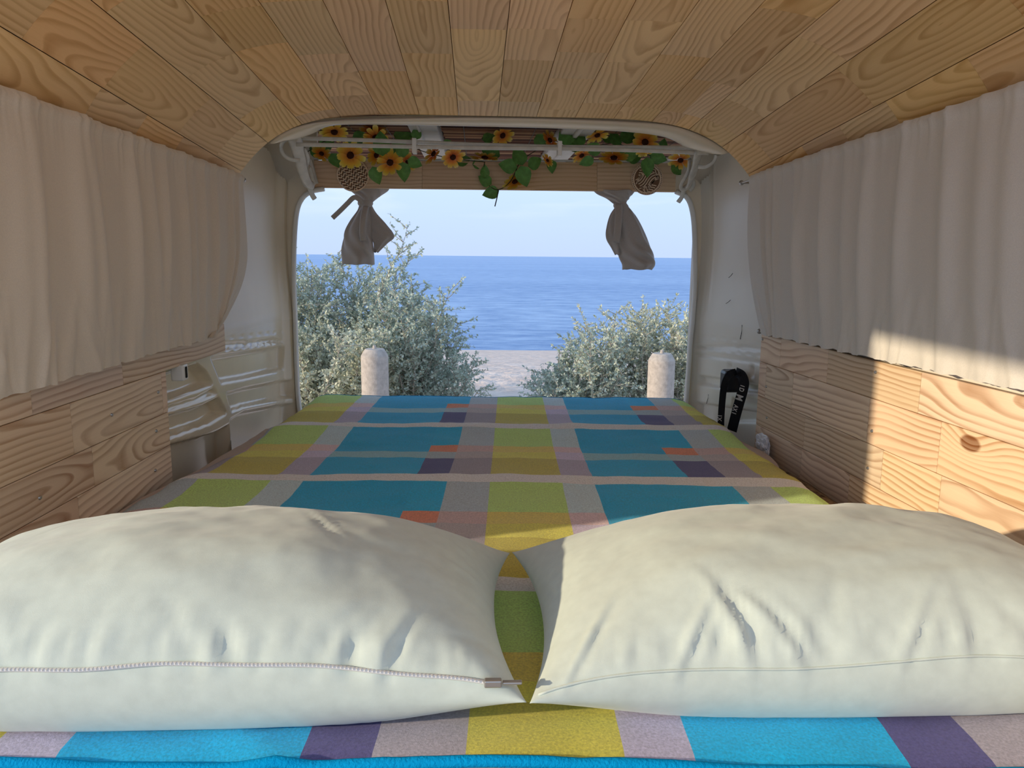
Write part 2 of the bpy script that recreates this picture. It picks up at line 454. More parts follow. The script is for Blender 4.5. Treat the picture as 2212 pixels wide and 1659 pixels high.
# ---- ground, beach and sea
def ground():
    ys = [-14, -6, -2, 1, 4, 6, 8, 10, 12, 15, 18, 22, 26, 30, 34, 37, 40, 60]
    def gz(y):
        if y < 10: return 0.0
        return -0.111 * (y - 10) if y < 40 else -3.33 - 0.1 * (y - 40)
    xs = list(np.linspace(-60, 60, 41))
    vs = [(x, y, gz(y) + (0.03 * fbm(x * .4, y * .4) if y > 8 else 0.0)) for y in ys for x in xs]
    return struct(mesh('ground', vs, grid_faces(len(xs), len(ys)), M['sand'], smooth=True))
ground()
def sea():
    vs = [(-12000, 34, -3.0), (12000, 34, -3.0), (12000, 15000, -3.0), (-12000, 15000, -3.0)]
    return struct(mesh('sea', vs, [(0, 1, 2, 3)], M['sea']))
sea()

# ---- van floor
FL = 0.50
bm = bmesh.new(); box(bm, (-0.80, VAN_Y, FL - 0.06), (0.93, 2.86, FL))
struct(bobj('floor', bm, M['underlay']))

# ---- pressed metal walls: the wall surface pushed out by recesses
def pressed(name, side, Y0, Y1, Z0, Z1, polys, base, mat, ny=120, nz=150, top=None, extra=None):
    """side -1 left / +1 right. polys: list of (pixel polygon, depth, soft)"""
    Ys = np.linspace(Y0, Y1, ny); Zs = np.linspace(Z0, Z1, nz)
    YY, ZZ = np.meshgrid(Ys, Zs)
    D = np.full_like(YY, base)
    pick = at_l if side < 0 else at_r
    for poly, depth, soft in polys:
        pts = [(p.y, p.z) for p in (pick(*q) for q in poly)]
        # signed distance to the polygon (negative inside)
        d2 = np.full_like(YY, 1e9); inside = np.zeros_like(YY, bool)
        n = len(pts)
        for i in range(n):
            ax, ay = pts[i]; bx, by = pts[(i + 1) % n]
            ex, ey = bx - ax, by - ay
            t = np.clip(((YY - ax) * ex + (ZZ - ay) * ey) / (ex * ex + ey * ey + 1e-12), 0, 1)
            d2 = np.minimum(d2, (YY - ax - t * ex) ** 2 + (ZZ - ay - t * ey) ** 2)
            c = ((ay > ZZ) != (by > ZZ)) & (YY < (bx - ax) * (ZZ - ay) / (by - ay + 1e-12) + ax)
            inside ^= c
        sd = np.where(inside, -1, 1) * np.sqrt(d2)
        D = D + depth * (1 - sstep(-soft, soft * 0.4, sd))
    if extra is not None:
        D = D + extra(YY, ZZ)
    X = (LA + LB * YY - D) if side < 0 else (RA + RB * YY + D)
    vs = np.stack([X, YY, ZZ], -1).reshape(-1, 3)
    fs = []
    for j in range(nz - 1):
        for i in range(ny - 1):
            if top is not None and Zs[j + 1] > top(Ys[i] * .5 + Ys[i + 1] * .5): continue
            a = j * ny + i
            q = (a, a + 1, a + ny + 1, a + ny)
            fs.append(q if side < 0 else q[::-1])
    o = mesh(name, vs, fs, mat, smooth=True)
    # outer skin so that the wall has thickness and blocks light
    return o

def zl(x, y): return (340 + x / 4.609, 700 + y / 4.609)
def zr(x, y): return (1460 + x / 2.591, 280 + y / 2.591)
PL = [
    ([zl(95, 545), zl(500, 400), zl(590, 480), zl(650, 605), zl(100, 800)], 0.030, 0.009),
    ([zl(95, 860), zl(500, 735), zl(660, 640), zl(700, 705), zl(95, 905)], 0.016, 0.012),
    ([zl(90, 955), zl(560, 815), zl(710, 735), zl(785, 890), zl(620, 990), zl(80, 1185)], 0.034, 0.009),
    ([zl(60, 1255), zl(640, 1100), zl(805, 1010), zl(840, 1400), zl(500, 1800), zl(60, 1800)], 0.040, 0.009),
    ([zl(640, 330), zl(1330, 215), zl(1330, 455), zl(960, 545), zl(740, 585)], 0.020, 0.011),
    ([zl(790, 690), zl(960, 640), zl(1365, 555), zl(1378, 735), zl(960, 825), zl(840, 870)], 0.020, 0.009),
    ([zl(825, 955), zl(960, 870), zl(1375, 790), zl(1375, 1300), zl(850, 1500)], 0.022, 0.009),
    ([zl(640, 212), zl(700, 196), zl(950, 178), zl(985, 192), zl(1020, 172), zl(1240, 138), zl(1320, 165), zl(1320, 182), zl(640, 238)], 0.012, 0.010),
    ([zl(590, 278), zl(1330, 181), zl(1330, 187), zl(590, 287)], 0.014, 0.004),
    ([zl(660, 152), zl(1320, 74), zl(1320, 79), zl(660, 158)], 0.006, 0.004),
]
def top_l(Y):   # pillar top edge
    pts = [(0, 1.9), (2.36, 1.78), (2.45, 1.84), (2.62, 1.868), (2.78, 1.85), (2.84, 1.80), (2.9, 1.75), (3.0, 1.7)]
    return float(np.interp(Y, [p[0] for p in pts], [p[1] for p in pts]))
def ridge_l(Y, Z):      # raised edge line beside the opening, gentle outward belly, window recess behind the curtain
    y0 = at_l(628, 600).y
    r = -0.005 * np.exp(-((Y - y0) / 0.006) ** 2) * sstep(1.31, 1.36, Z)
    belly = 0.012 * np.sin(np.clip((Z - 1.28) / 0.5, 0, 1) * np.pi)
    lip = -0.025 * sstep(2.84, 2.90, Y)
    sd = np.maximum(np.abs(Y - 1.65) - 0.60, np.abs(Z - 1.50) - 0.20)
    win = 0.03 * (1 - sstep(-0.02, 0.02, sd + 0.03))
    return r + belly + lip + win
wall_l = pressed('wall_left', -1, 1.08, 2.90, 0.50, 1.88, PL, 0.028, body_paint('cream_wall_paint', (0.80, 0.69, 0.51), 0.14, 0.40), ny=260, nz=260, top=top_l, extra=ridge_l)
struct(wall_l)
PR = [
    ([zr(105, 1214), zr(160, 1206), zr(280, 1196), zr(305, 1212), zr(335, 1198), zr(480, 1226), zr(480, 1243), zr(300, 1232), zr(105, 1224)], 0.012, 0.010),
    ([zr(105, 1212), zr(480, 1266), zr(480, 1271), zr(105, 1218)], 0.010, 0.004),
    ([zr(105, 1250), zr(480, 1300), zr(480, 1318), zr(105, 1268)], 0.010, 0.010),
    ([zr(110, 1375), zr(250, 1395), zr(480, 1440), zr(480, 1490), zr(105, 1428)], 0.018, 0.008),
    ([zr(100, 1525), zr(230, 1545), zr(480, 1590), zr(480, 1900), zr(90, 1900)], 0.018, 0.008),
    ([zr(262, 1303), zr(286, 1306), zr(286, 1352), zr(262, 1348)], 0.010, 0.010),
    ([zr(385, 1318), zr(408, 1322), zr(408, 1392), zr(385, 1386)], 0.010, 0.010),
    ([zr(290, 1500), zr(480, 1525), zr(480, 1640), zr(270, 1640)], 0.012, 0.010),
    ([zr(116, 1152), zr(470, 1196), zr(470, 1200), zr(116, 1157)], 0.006, 0.004),
]
def top_r(Y):
    pts = [(0, 1.9), (2.34, 1.80), (2.44, 1.85), (2.60, 1.868), (2.74, 1.85), (2.80, 1.80), (2.86, 1.75), (3.0, 1.7)]
    return float(np.interp(Y, [p[0] for p in pts], [p[1] for p in pts]))
def ridge_r(Y, Z):
    y0 = at_r(1522, 600).y
    r = -0.004 * np.exp(-((Y - y0) / 0.006) ** 2) * sstep(1.31, 1.36, Z)
    belly = 0.012 * np.sin(np.clip((Z - 1.28) / 0.5, 0, 1) * np.pi)
    lip = -0.025 * sstep(2.79, 2.85, Y)
    return r + belly + lip
wall_r = pressed('wall_right', 1, VAN_Y, 2.85, 0.50, 1.88, PR, 0.016, M['paint_r'], ny=300, nz=230, top=top_r, extra=ridge_r)
struct(wall_r)

# outer body skin (closes the shell; the side door stands open in front of the left wall)
DOOR_Y = 1.06; DOOR_TOP = CZ + 0.25
bm = bmesh.new()
def skin(x0, y0, x1, y1, z0, z1, th):
    n = Vector((-(y1 - y0), x1 - x0, 0)).normalized() * th
    v = [Vector((x0, y0, z0)), Vector((x1, y1, z0)), Vector((x1, y1, z1)), Vector((x0, y0, z1))]
    a = [bm.verts.new(p) for p in v]; b_ = [bm.verts.new(p + n) for p in v]
    bm.faces.new(a); bm.faces.new(b_[::-1])
    for i in range(4):
        bm.faces.new((a[i], b_[i], b_[(i + 1) % 4], a[(i + 1) % 4]))
skin(wxl(DOOR_Y) - 0.10, DOOR_Y, wxl(2.9) - 0.10, 2.9, 0.3, 1.86, 0.03)
skin(wxl(VAN_Y) - 0.10, VAN_Y, wxl(DOOR_Y) - 0.10, DOOR_Y, DOOR_TOP, 1.86, 0.03)
skin(wxl(2.3) - 0.10, 2.3, wxl(2.93) - 0.10, 2.93, 1.85, 1.95, 0.03)
# door frame: rear jamb and top rail reach in to the inner wall
def prism(pts, z0, z1):
    lo = [bm.verts.new((x, y, z0)) for x, y in pts]; hi = [bm.verts.new((x, y, z1)) for x, y in pts]
    bm.faces.new(lo[::-1]); bm.faces.new(hi)
    for i in range(len(pts)):
        j = (i + 1) % len(pts)
        bm.faces.new((lo[i], lo[j], hi[j], hi[i]))
prism([(wxl(DOOR_Y) - 0.13, DOOR_Y), (wxl(DOOR_Y) - 0.005, DOOR_Y), (wxl(DOOR_Y + .03) - 0.005, DOOR_Y + 0.03), (wxl(DOOR_Y) - 0.13, DOOR_Y + 0.03)], 0.44, 1.80)
prism([(wxl(VAN_Y) - 0.13, VAN_Y), (wxl(VAN_Y) - 0.005, VAN_Y), (wxl(DOOR_Y) - 0.005, DOOR_Y), (wxl(DOOR_Y) - 0.13, DOOR_Y)], DOOR_TOP, 1.80)
o = bobj('body_skin', bm, M['paint'])
setparent(o, wall_l)
bm = bmesh.new()
skin(wxr(2.93) + 0.10, 2.93, wxr(2.3) + 0.10, 2.3, 1.85, 1.95, 0.03)
skin(wxr(2.86) + 0.10, 2.86, wxr(VAN_Y) + 0.10, VAN_Y, 0.3, 1.86, 0.03)
o = bobj('body_skin', bm, M['paint']); setparent(o, wall_r)

# ---- timber cladding
def board(name, corners, normal, th, mat, parent, gap=(0.0006, 0.0004), nacross=1, label=None):
    """corners: 4 points, 0-1 along the grain at one edge, 3-2 along the other edge; normal points into the room"""
    c = sum(corners, Vector()) / 4
    ya = ((corners[1] - corners[0]) + (corners[2] - corners[3])).normalized()
    za = normal.normalized(); xa = ya.cross(za).normalized(); za = xa.cross(ya)
    Mx = Matrix((xa, ya, za)).transposed()
    Mi = Mx.transposed()
    loc = [Mi @ (p - c) for p in corners]
    pts = []
    cc = sum(loc, Vector()) / 4
    for p in loc:
        q = p.copy()
        q.x -= math.copysign(gap[0], q.x - cc.x); q.y -= math.copysign(gap[1], q.y - cc.y)
        pts.append(q)
    b = 0.0012
    vs = []
    for q in pts: vs.append((q.x, q.y, -th))
    for q in pts: vs.append((q.x, q.y, -b))
    for q in pts: vs.append((q.x - math.copysign(b, q.x - cc.x), q.y - math.copysign(b * .3, q.y - cc.y), 0))
    fs = [(8, 9, 10, 11), (3, 2, 1, 0)]
    for k in (0, 4):
        for i in range(4):
            j = (i + 1) % 4
            fs.append((k + i, k + j, k + 4 + j, k + 4 + i))
    me = bpy.data.meshes.new(name); me.from_pydata(vs, [], fs); me.update()
    bmx = bmesh.new(); bmx.from_mesh(me); bmesh.ops.recalc_face_normals(bmx, faces=bmx.faces[:]); bmx.to_mesh(me); bmx.free()
    o = link(name, me, mat)
    o.matrix_world = Matrix.Translation(c) @ Mx.to_4x4()
    if parent is not None: o.parent = parent
    return o

ZR = []
def clad(side, rows, parent):
    """rows: (z_top, z_bot, [Y joints from the rear forward])"""
    wx = wxl if side < 0 else wxr
    inset = 0.004 * (-side)
    for zt, zb, js in rows:
        for a, b in zip(js[:-1], js[1:]):
            p = [Vector((wx(Y) + inset, Y, z)) for Y, z in ((a, zb), (b, zb), (b, zt), (a, zt))]
            mat = M['wall_wood']
            o_ = board('plank', p, Vector((-side, (LB if side < 0 else -RB) * 1.0, 0)), 0.014, mat, parent)
            if side > 0 and b < 1.25 < a and zt == ZR[1]:
                q = o_.matrix_world.inverted() @ at_r(2100, 958)
                o_.data.materials[0] = wood_mat('pine_wall_knotted', (0.87, 0.665, 0.465), (0.50, 0.29, 0.16), freq=84, contrast=0.95, knot=(q.x, q.y, 0.021))
def YR(px, z):      # wall Y at pixel column, right wall, at height z
    lo, hi = 0.2, 3.0
    for _ in range(40):
        mid = (lo + hi) / 2
        p = Vector((wxr(mid), mid, z - CZ)); u = W / 2 + FPX * p.dot(CR) / p.dot(CF)
        if u > px: lo = mid
        else: hi = mid
    return lo
def YL(px, z):
    lo, hi = 0.2, 3.0
    for _ in range(40):
        mid = (lo + hi) / 2
        p = Vector((wxl(mid), mid, z - CZ)); u = W / 2 + FPX * p.dot(CR) / p.dot(CF)
        if u < px: lo = mid
        else: hi = mid
    return lo
ZR[:] = [1.283, 1.199, 1.0975, 1.009, 0.92, 0.85]
RE = 2.225
clad(1, [
    (ZR[0], ZR[1], [RE, YR(1689, 1.24), YR(1791, 1.24), YR(1991, 1.24), 0.86, VAN_Y]),
    (ZR[1], ZR[2], [RE, YR(1657, 1.15), YR(1715, 1.15), YR(1879, 1.15), YR(2033, 1.15), 0.98, 0.55, VAN_Y]),
    (ZR[2], ZR[3], [RE, YR(1740, 1.05), YR(1908, 1.05), YR(2033, 1.05), 0.9, VAN_Y]),
    (ZR[3], ZR[4], [RE, YR(1733, .97), YR(1836, .97), 1.05, 0.6, VAN_Y]),
    (ZR[4], ZR[5], [RE, 1.9, 1.4, 0.9, VAN_Y]),
], wall_r)
ZL_ = [1.305, 1.2285, 1.132, 1.0525, 0.955, 0.86]
LE = YL(357, 1.18)
clad(-1, [
    (ZL_[0], ZL_[1], [YL(483, 1.26), YL(262, 1.24), YL(67, 1.22), 1.09]),
    (ZL_[1], ZL_[2], [LE, YL(347, 1.18), YL(151, 1.18), 1.09]),
    (ZL_[2], ZL_[3], [LE, YL(197, 1.09), 1.09]),
    (ZL_[3], ZL_[4], [LE, YL(168, 1.0), 1.09]),
    (ZL_[4], ZL_[5], [LE, 1.4, 1.09]),
], wall_l)
# upper lining board behind the curtains
for side, par, Y0, Y1 in ((-1, wall_l, 1.09, 2.12), (1, wall_r, VAN_Y, 2.20)):
    wx = wxl if side < 0 else wxr
    p = [Vector((wx(Y) - side * 0.0 + side * 0.01, Y, z)) for Y, z in ((Y1, 1.30), (Y0, 1.30), (Y0, 1.74), (Y1, 1.74))]
    board('window_board', p, Vector((-side, 0, 0)), 0.01, M['underlay'], par)

# screws on the cladding
def screw(p, n, parent, r=0.0042):
    bmx = bmesh.new()
    bmesh.ops.create_cone(bmx, cap_ends=True, segments=12, radius1=r, radius2=r * 0.75, depth=0.003)
    for a in (0, math.pi / 2):
        s = bmesh.ops.create_cube(bmx, size=1.0)
        for v in s['verts']:
            v.co = Matrix.Rotation(a, 3, 'Z') @ Vector((v.co.x * r * 1.1, v.co.y * 0.0009, v.co.z * 0.0008 + 0.0015))
    o = bobj('screw', bmx, M['steel'])
    o.matrix_world = Matrix.Translation(p) @ n.to_track_quat('Z', 'Y').to_matrix().to_4x4()
    o.parent = parent
    return o
for x, y in ((1647, 733), (1655, 835), (1656, 902), (1656, 954), (1891, 804), (1883, 931), (1874, 1011), (1875, 1092)):
    screw(at_r(x, y, -0.005), Vector((-1, 0, 0)), wall_r)
for x, y in ((342, 847), (242, 896), (338, 931), (336, 1016), (87, 1075)):
    screw(at_l(x, y, 0.005), Vector((1, 0, 0)), wall_l)

# ---- ceiling: curved, of pine planks under a metal roof
def ceil_prof(Y):
    xl, xr = wxl(Y) - 0.012, wxr(Y) + 0.012
    zc = CZ + 0.572 - 0.0665 * Y
    zel, zer = CZ + 0.278 - 0.022 * Y, CZ + 0.323 - 0.037 * Y
    xc, w = (xl + xr) / 2, (xr - xl) / 2
    xs = np.linspace(xl, xr, 241)
    u = (xs - xc) / w
    ze = zel + (zer - zel) * (u + 1) / 2
    zs = ze + (zc - ze) * (1 - np.abs(u) ** 6)
    ds = np.hypot(np.diff(xs), np.diff(zs))
    s = np.concatenate([[0], np.cumsum(ds)])
    s = s - np.interp(0.003, xs, s)
    return xs, zs, s
_prof = {}
def ceil_pt(Y, s):
    key = round(Y, 4)
    if key not in _prof: _prof[key] = ceil_prof(Y)
    xs, zs, ss = _prof[key]
    s = min(max(s, ss[0]), ss[-1])
    return Vector((float(np.interp(s, ss, xs)), Y, float(np.interp(s, ss, zs))))
CEIL_END = 2.40
def roof_shell():
    Ys = list(np.linspace(VAN_Y, 2.46, 12)); vs = []; n = 41
    for Y in Ys:
        xs, zs, ss = ceil_prof(Y)
        for k in range(n):
            s = ss[0] + (ss[-1] - ss[0]) * k / (n - 1)
            p = ceil_pt(Y, s); vs.append((p.x + (p.x - 0.06) * 0.10, p.y, p.z + 0.035))
    return mesh('ceiling', vs, grid_faces(n, len(Ys)), M['paint'], smooth=True)
ceiling = struct(roof_shell())
PITCH = 0.1165
rng = random.Random(21)
def ceil_plank(Ya, Yb, s0, s1):
    na, nl = 5, 4
    rows = []
    for j in range(nl):
        Y = Ya + (Yb - Ya) * j / (nl - 1)
        rows.append([ceil_pt(Y, s0 + (s1 - s0) * i / (na - 1)) for i in range(na)])
    if (rows[0][0] - rows[0][-1]).length < 0.012 and (rows[-1][0] - rows[-1][-1]).length < 0.012: return
    c = (rows[0][na // 2] + rows[-1][na // 2]) / 2
    ya = (rows[-1][na // 2] - rows[0][na // 2]).normalized()
    xa = ((rows[0][-1] - rows[0][0]) + (rows[-1][-1] - rows[-1][0])).normalized()
    za = xa.cross(ya).normalized(); xa = ya.cross(za)
    if za.z > 0: za, xa = -za, -xa
    Mx = Matrix((xa, ya, za)).transposed(); Mi = Mx.transposed()
    vs = [tuple(Mi @ (p - c)) for r in rows for p in r]
    n0 = len(vs)
    vs += [(v[0], v[1], v[2] - 0.012) for v in vs]
    fs = grid_faces(na, nl) + grid_faces(na, nl, n0, True)
    bd = [i for i in range(na)] + [j * na + na - 1 for j in range(1, nl)] + [(nl - 1) * na + i for i in range(na - 2, -1, -1)] + [j * na for j in range(nl - 2, 0, -1)]
    for a, b in zip(bd, bd[1:] + bd[:1]):
        fs.append((a, b, b + n0, a + n0))
    me = bpy.data.meshes.new('plank'); me.from_pydata(vs, [], fs); me.update()
    bmx = bmesh.new(); bmx.from_mesh(me); bmesh.ops.recalc_face_normals(bmx, faces=bmx.faces[:]); bmx.to_mesh(me); bmx.free()
    o = link('plank', me, M['ceil_wood'])
    o.matrix_world = Matrix.Translation(c) @ Mx.to_4x4()
    o.parent = ceiling
for k in range(-9, 10):
    s0, s1 = (k - 0.5) * PITCH + 0.0008, (k + 0.5) * PITCH - 0.0008
    Y = CEIL_END
    first = True
    while Y > VAN_Y + 0.02:
        ln = rng.choice([0.14, 0.2, 0.26, 0.3, 0.36, 0.45, 0.55])
        if first: ln *= rng.uniform(0.4, 1.0); first = False
        Yn = max(Y - ln, VAN_Y)
        if rng.random() < 0.10:
            sm = s0 + (s1 - s0) * rng.choice([0.4, 0.5, 0.6])
            ceil_plank(Yn + 0.0002, Y - 0.0002, s0, sm - 0.0002); ceil_plank(Yn + 0.0002, Y - 0.0002, sm + 0.0002, s1)
        else:
            ceil_plank(Yn + 0.0002, Y - 0.0002, s0, s1)
        Y = Yn

# ---- roof lip above the tailgate opening and the edges of the opening
def strip(name, top_px, bot_px, Yt, Yb, n, mat, depth=0.03):
    tp = smooth_path([at_y(x, y, Yt) for x, y in top_px], n)
    bp_ = smooth_path([at_y(x, y, Yb) for x, y in bot_px], n)
    m_ = min(len(tp), len(bp_)); vs = []; fs = []
    for i in range(m_):
        a, b = tp[i], bp_[i]
        mid = (a + b) / 2 + Vector((0, -0.006, -0.004))
        vs += [a, mid, b, b + Vector((0, depth, 0.004)), a + Vector((0, depth + 0.03, 0.02))]
    for i in range(m_ - 1):
        for k in range(5):
            p, q = i * 5 + k, i * 5 + (k + 1) % 5
            fs.append((p, q, q + 5, p + 5))
    fs.append((0, 1, 2, 3, 4)); fs.append(tuple((m_ - 1) * 5 + k for k in (4, 3, 2, 1, 0)))
    o = mesh(name, vs, fs, mat, smooth=True)
    return o
lip_top = [(578, 312), (612, 287), (655, 271), (720, 262), (870, 257), (1033, 255), (1200, 258), (1350, 264), (1450, 272), (1520, 296), (1575, 330)]
lip_bot = [(612, 304), (640, 299), (672, 288), (722, 270), (870, 270), (1033, 273), (1200, 277), (1350, 284), (1440, 296), (1488, 318), (1545, 333)]
struct(strip('trim_3', lip_top, lip_bot, 2.405, 2.46, 6, M['paint']))
def opening_edge(name, pts, th, mat):
    pts_ = smooth_path(pts, 6); vs = []; fs = []
    xo = -0.76 if pts[0].x < 0 else 0.88
    for p in pts_:
        t = float(sstep(1.62, 1.72, p.z))
        q = Vector((xo + (p.x - xo) * t, p.y + 0.006, p.z + (1.80 - p.z) * t))
        for v in (p + Vector((0, 0.002, 0)), q, q + Vector((0, 0.006, 0)), p + Vector((0, 0.008, 0))): vs.append(v)
    for i in range(len(pts_) - 1):
        for k in range(4): fs.append((i * 4 + k, i * 4 + (k + 1) % 4, i * 4 + 4 + (k + 1) % 4, i * 4 + 4 + k))
    fl_ = mesh('flange', vs, fs, M['paint'])
    bmx = bmesh.new(); tube(bmx, smooth_path(pts, 6), th, 8, flat=0.016, up=Vector((0, -1, 0)))
    o = struct(bobj(name, bmx, mat, smooth=True)); fl_.parent = o
    return o
opening_edge('trim_1', [at_y(x, y, 2.90) for x, y in ((650, 900), (645, 865), (641, 800), (638, 700), (635, 600), (636, 520), (641, 460), (652, 430), (672, 414), (700, 408))], 0.009, M['trimpaint'])
opening_edge('trim_2', [at_y(x, y, 2.83) for x, y in ((1478, 900), (1482, 865), (1487, 800), (1491, 740), (1497, 680), (1501, 600), (1500, 500), (1494, 450), (1482, 425), (1460, 414))], 0.009, M['trimpaint'])
# rear face of the pillars and the sill below the opening
bm = bmesh.new()
for sgn, X0, X1, Y_ in ((-1, -0.80, -0.675, 2.90), (1, 0.80, 0.93, 2.84)):
    box(bm, (X0 - (0.06 if sgn < 0 else 0), Y_ + 0.012, 0.44), (X1 + (0.06 if sgn > 0 else 0), Y_ + 0.035, 1.74))
    box(bm, (X0 - 0.06 if sgn < 0 else 0.745, Y_ + 0.012, 1.74), (-0.578 if sgn < 0 else X1 + 0.06, Y_ + 0.035, 1.96))
box(bm, (-0.78, 2.86, 0.36), (0.90, 2.93, 0.62), 0.01)
struct(bobj('trim_4', bm, M['paint']))
# roof end panel closing above the hinges
vs = [at_y(560, 318, 2.43), at_y(1600, 330, 2.43)]
bm = bmesh.new(); box(bm, (-0.86, 2.40, 1.94), (0.98, 2.60, 1.955)); box(bm, (-0.86, 2.60, 1.94), (-0.61, 2.94, 1.955)); box(bm, (0.77, 2.60, 1.94), (0.98, 2.90, 1.955))
struct(bobj('trim_5', bm, M['paint']))

# ================================================================== THINGS
# ---- mattress, base and sheet
def bed_x(side, Y):          # blanket edges
    Ys = [0.4, 0.7, 1.481, 1.837, 2.271, 2.70]
    if side > 0: return float(np.interp(Y, Ys, [0.76, 0.755, 0.75, 0.748, 0.754, 0.752]))
    return float(np.interp(Y, [0.4, 0.7, 1.547, 1.835, 2.161, 2.423, 2.78], [-0.735, -0.735, -0.702, -0.641, -0.605, -0.588, -0.574]))
BZ = CZ - 0.5
bm = bmesh.new(); box(bm, (-0.54, 0.42, FL + 0.001), (0.74, 2.66, 0.86))
tag(bobj('bed_platform', bm, M['underlay']), 'brown wooden box base beneath the blanket-covered mattress', 'bed platform')
def mattress():
    bmx = bmesh.new()
    Ys = np.linspace(0.42, 2.70, 24); rows = []
    for Y in Ys:
        xl, xr = bed_x(-1, Y) + 0.02, wxr(Y) - 0.035 - 0.02 * max(0, (Y - 1.9))
        prof = []
        for x, z in ((xl, 0.861), (xl, 0.95), (xl + 0.03, 0.975), (0, 0.98), (xr - 0.05, 0.972), (xr, 0.945), (xr, 0.861)):
            prof.append(bmx.verts.new((x, Y, z + (0.004 * fbm(x * 8, Y * 8) if z > 0.9 else 0))))
        rows.append(prof)
    for a, b in zip(rows[:-1], rows[1:]):
        for i in range(6): bmx.faces.new((a[i], b[i], b[i + 1], a[i + 1]))
        bmx.faces.new((a[6], b[6], b[0], a[0]))
    bmx.faces.new(rows[0]); bmx.faces.new(rows[-1][::-1])
    bmesh.ops.recalc_face_normals(bmx, faces=bmx.faces[:])
    return bobj('mattress', bmx, M['mattress'], smooth=False)
tag(mattress(), 'dark brown patterned mattress showing in the gap beside the right wood cladding', 'mattress')
# sheet edge peeping out beside the blanket
def sheet():
    vs = []; n = 60
    for j in range(n):
        Y = 0.43 + (2.3 - 0.43) * j / (n - 1)
        r = bed_x(1, Y); l = bed_x(-1, Y)
        w = -0.015 + 0.055 * math.exp(-((Y - 1.95) / 0.14) ** 2)
        for x, z in ((max(l - 0.04, wxl(Y) + 0.010), 0.978), (l + 0.03, 0.988), (0, 0.986), (r - 0.03, 0.988), (r + w * 0.6, 0.986), (r + w, 0.972)):
            vs.append((x, Y, z + 0.002 * fbm(x * 20, Y * 20)))
    return mesh('bed_sheet', vs, grid_faces(6, n), M['sheet'], smooth=True)
tag(sheet(), 'pale pinkish bed sheet peeping out from under the plaid blanket', 'bed sheet')

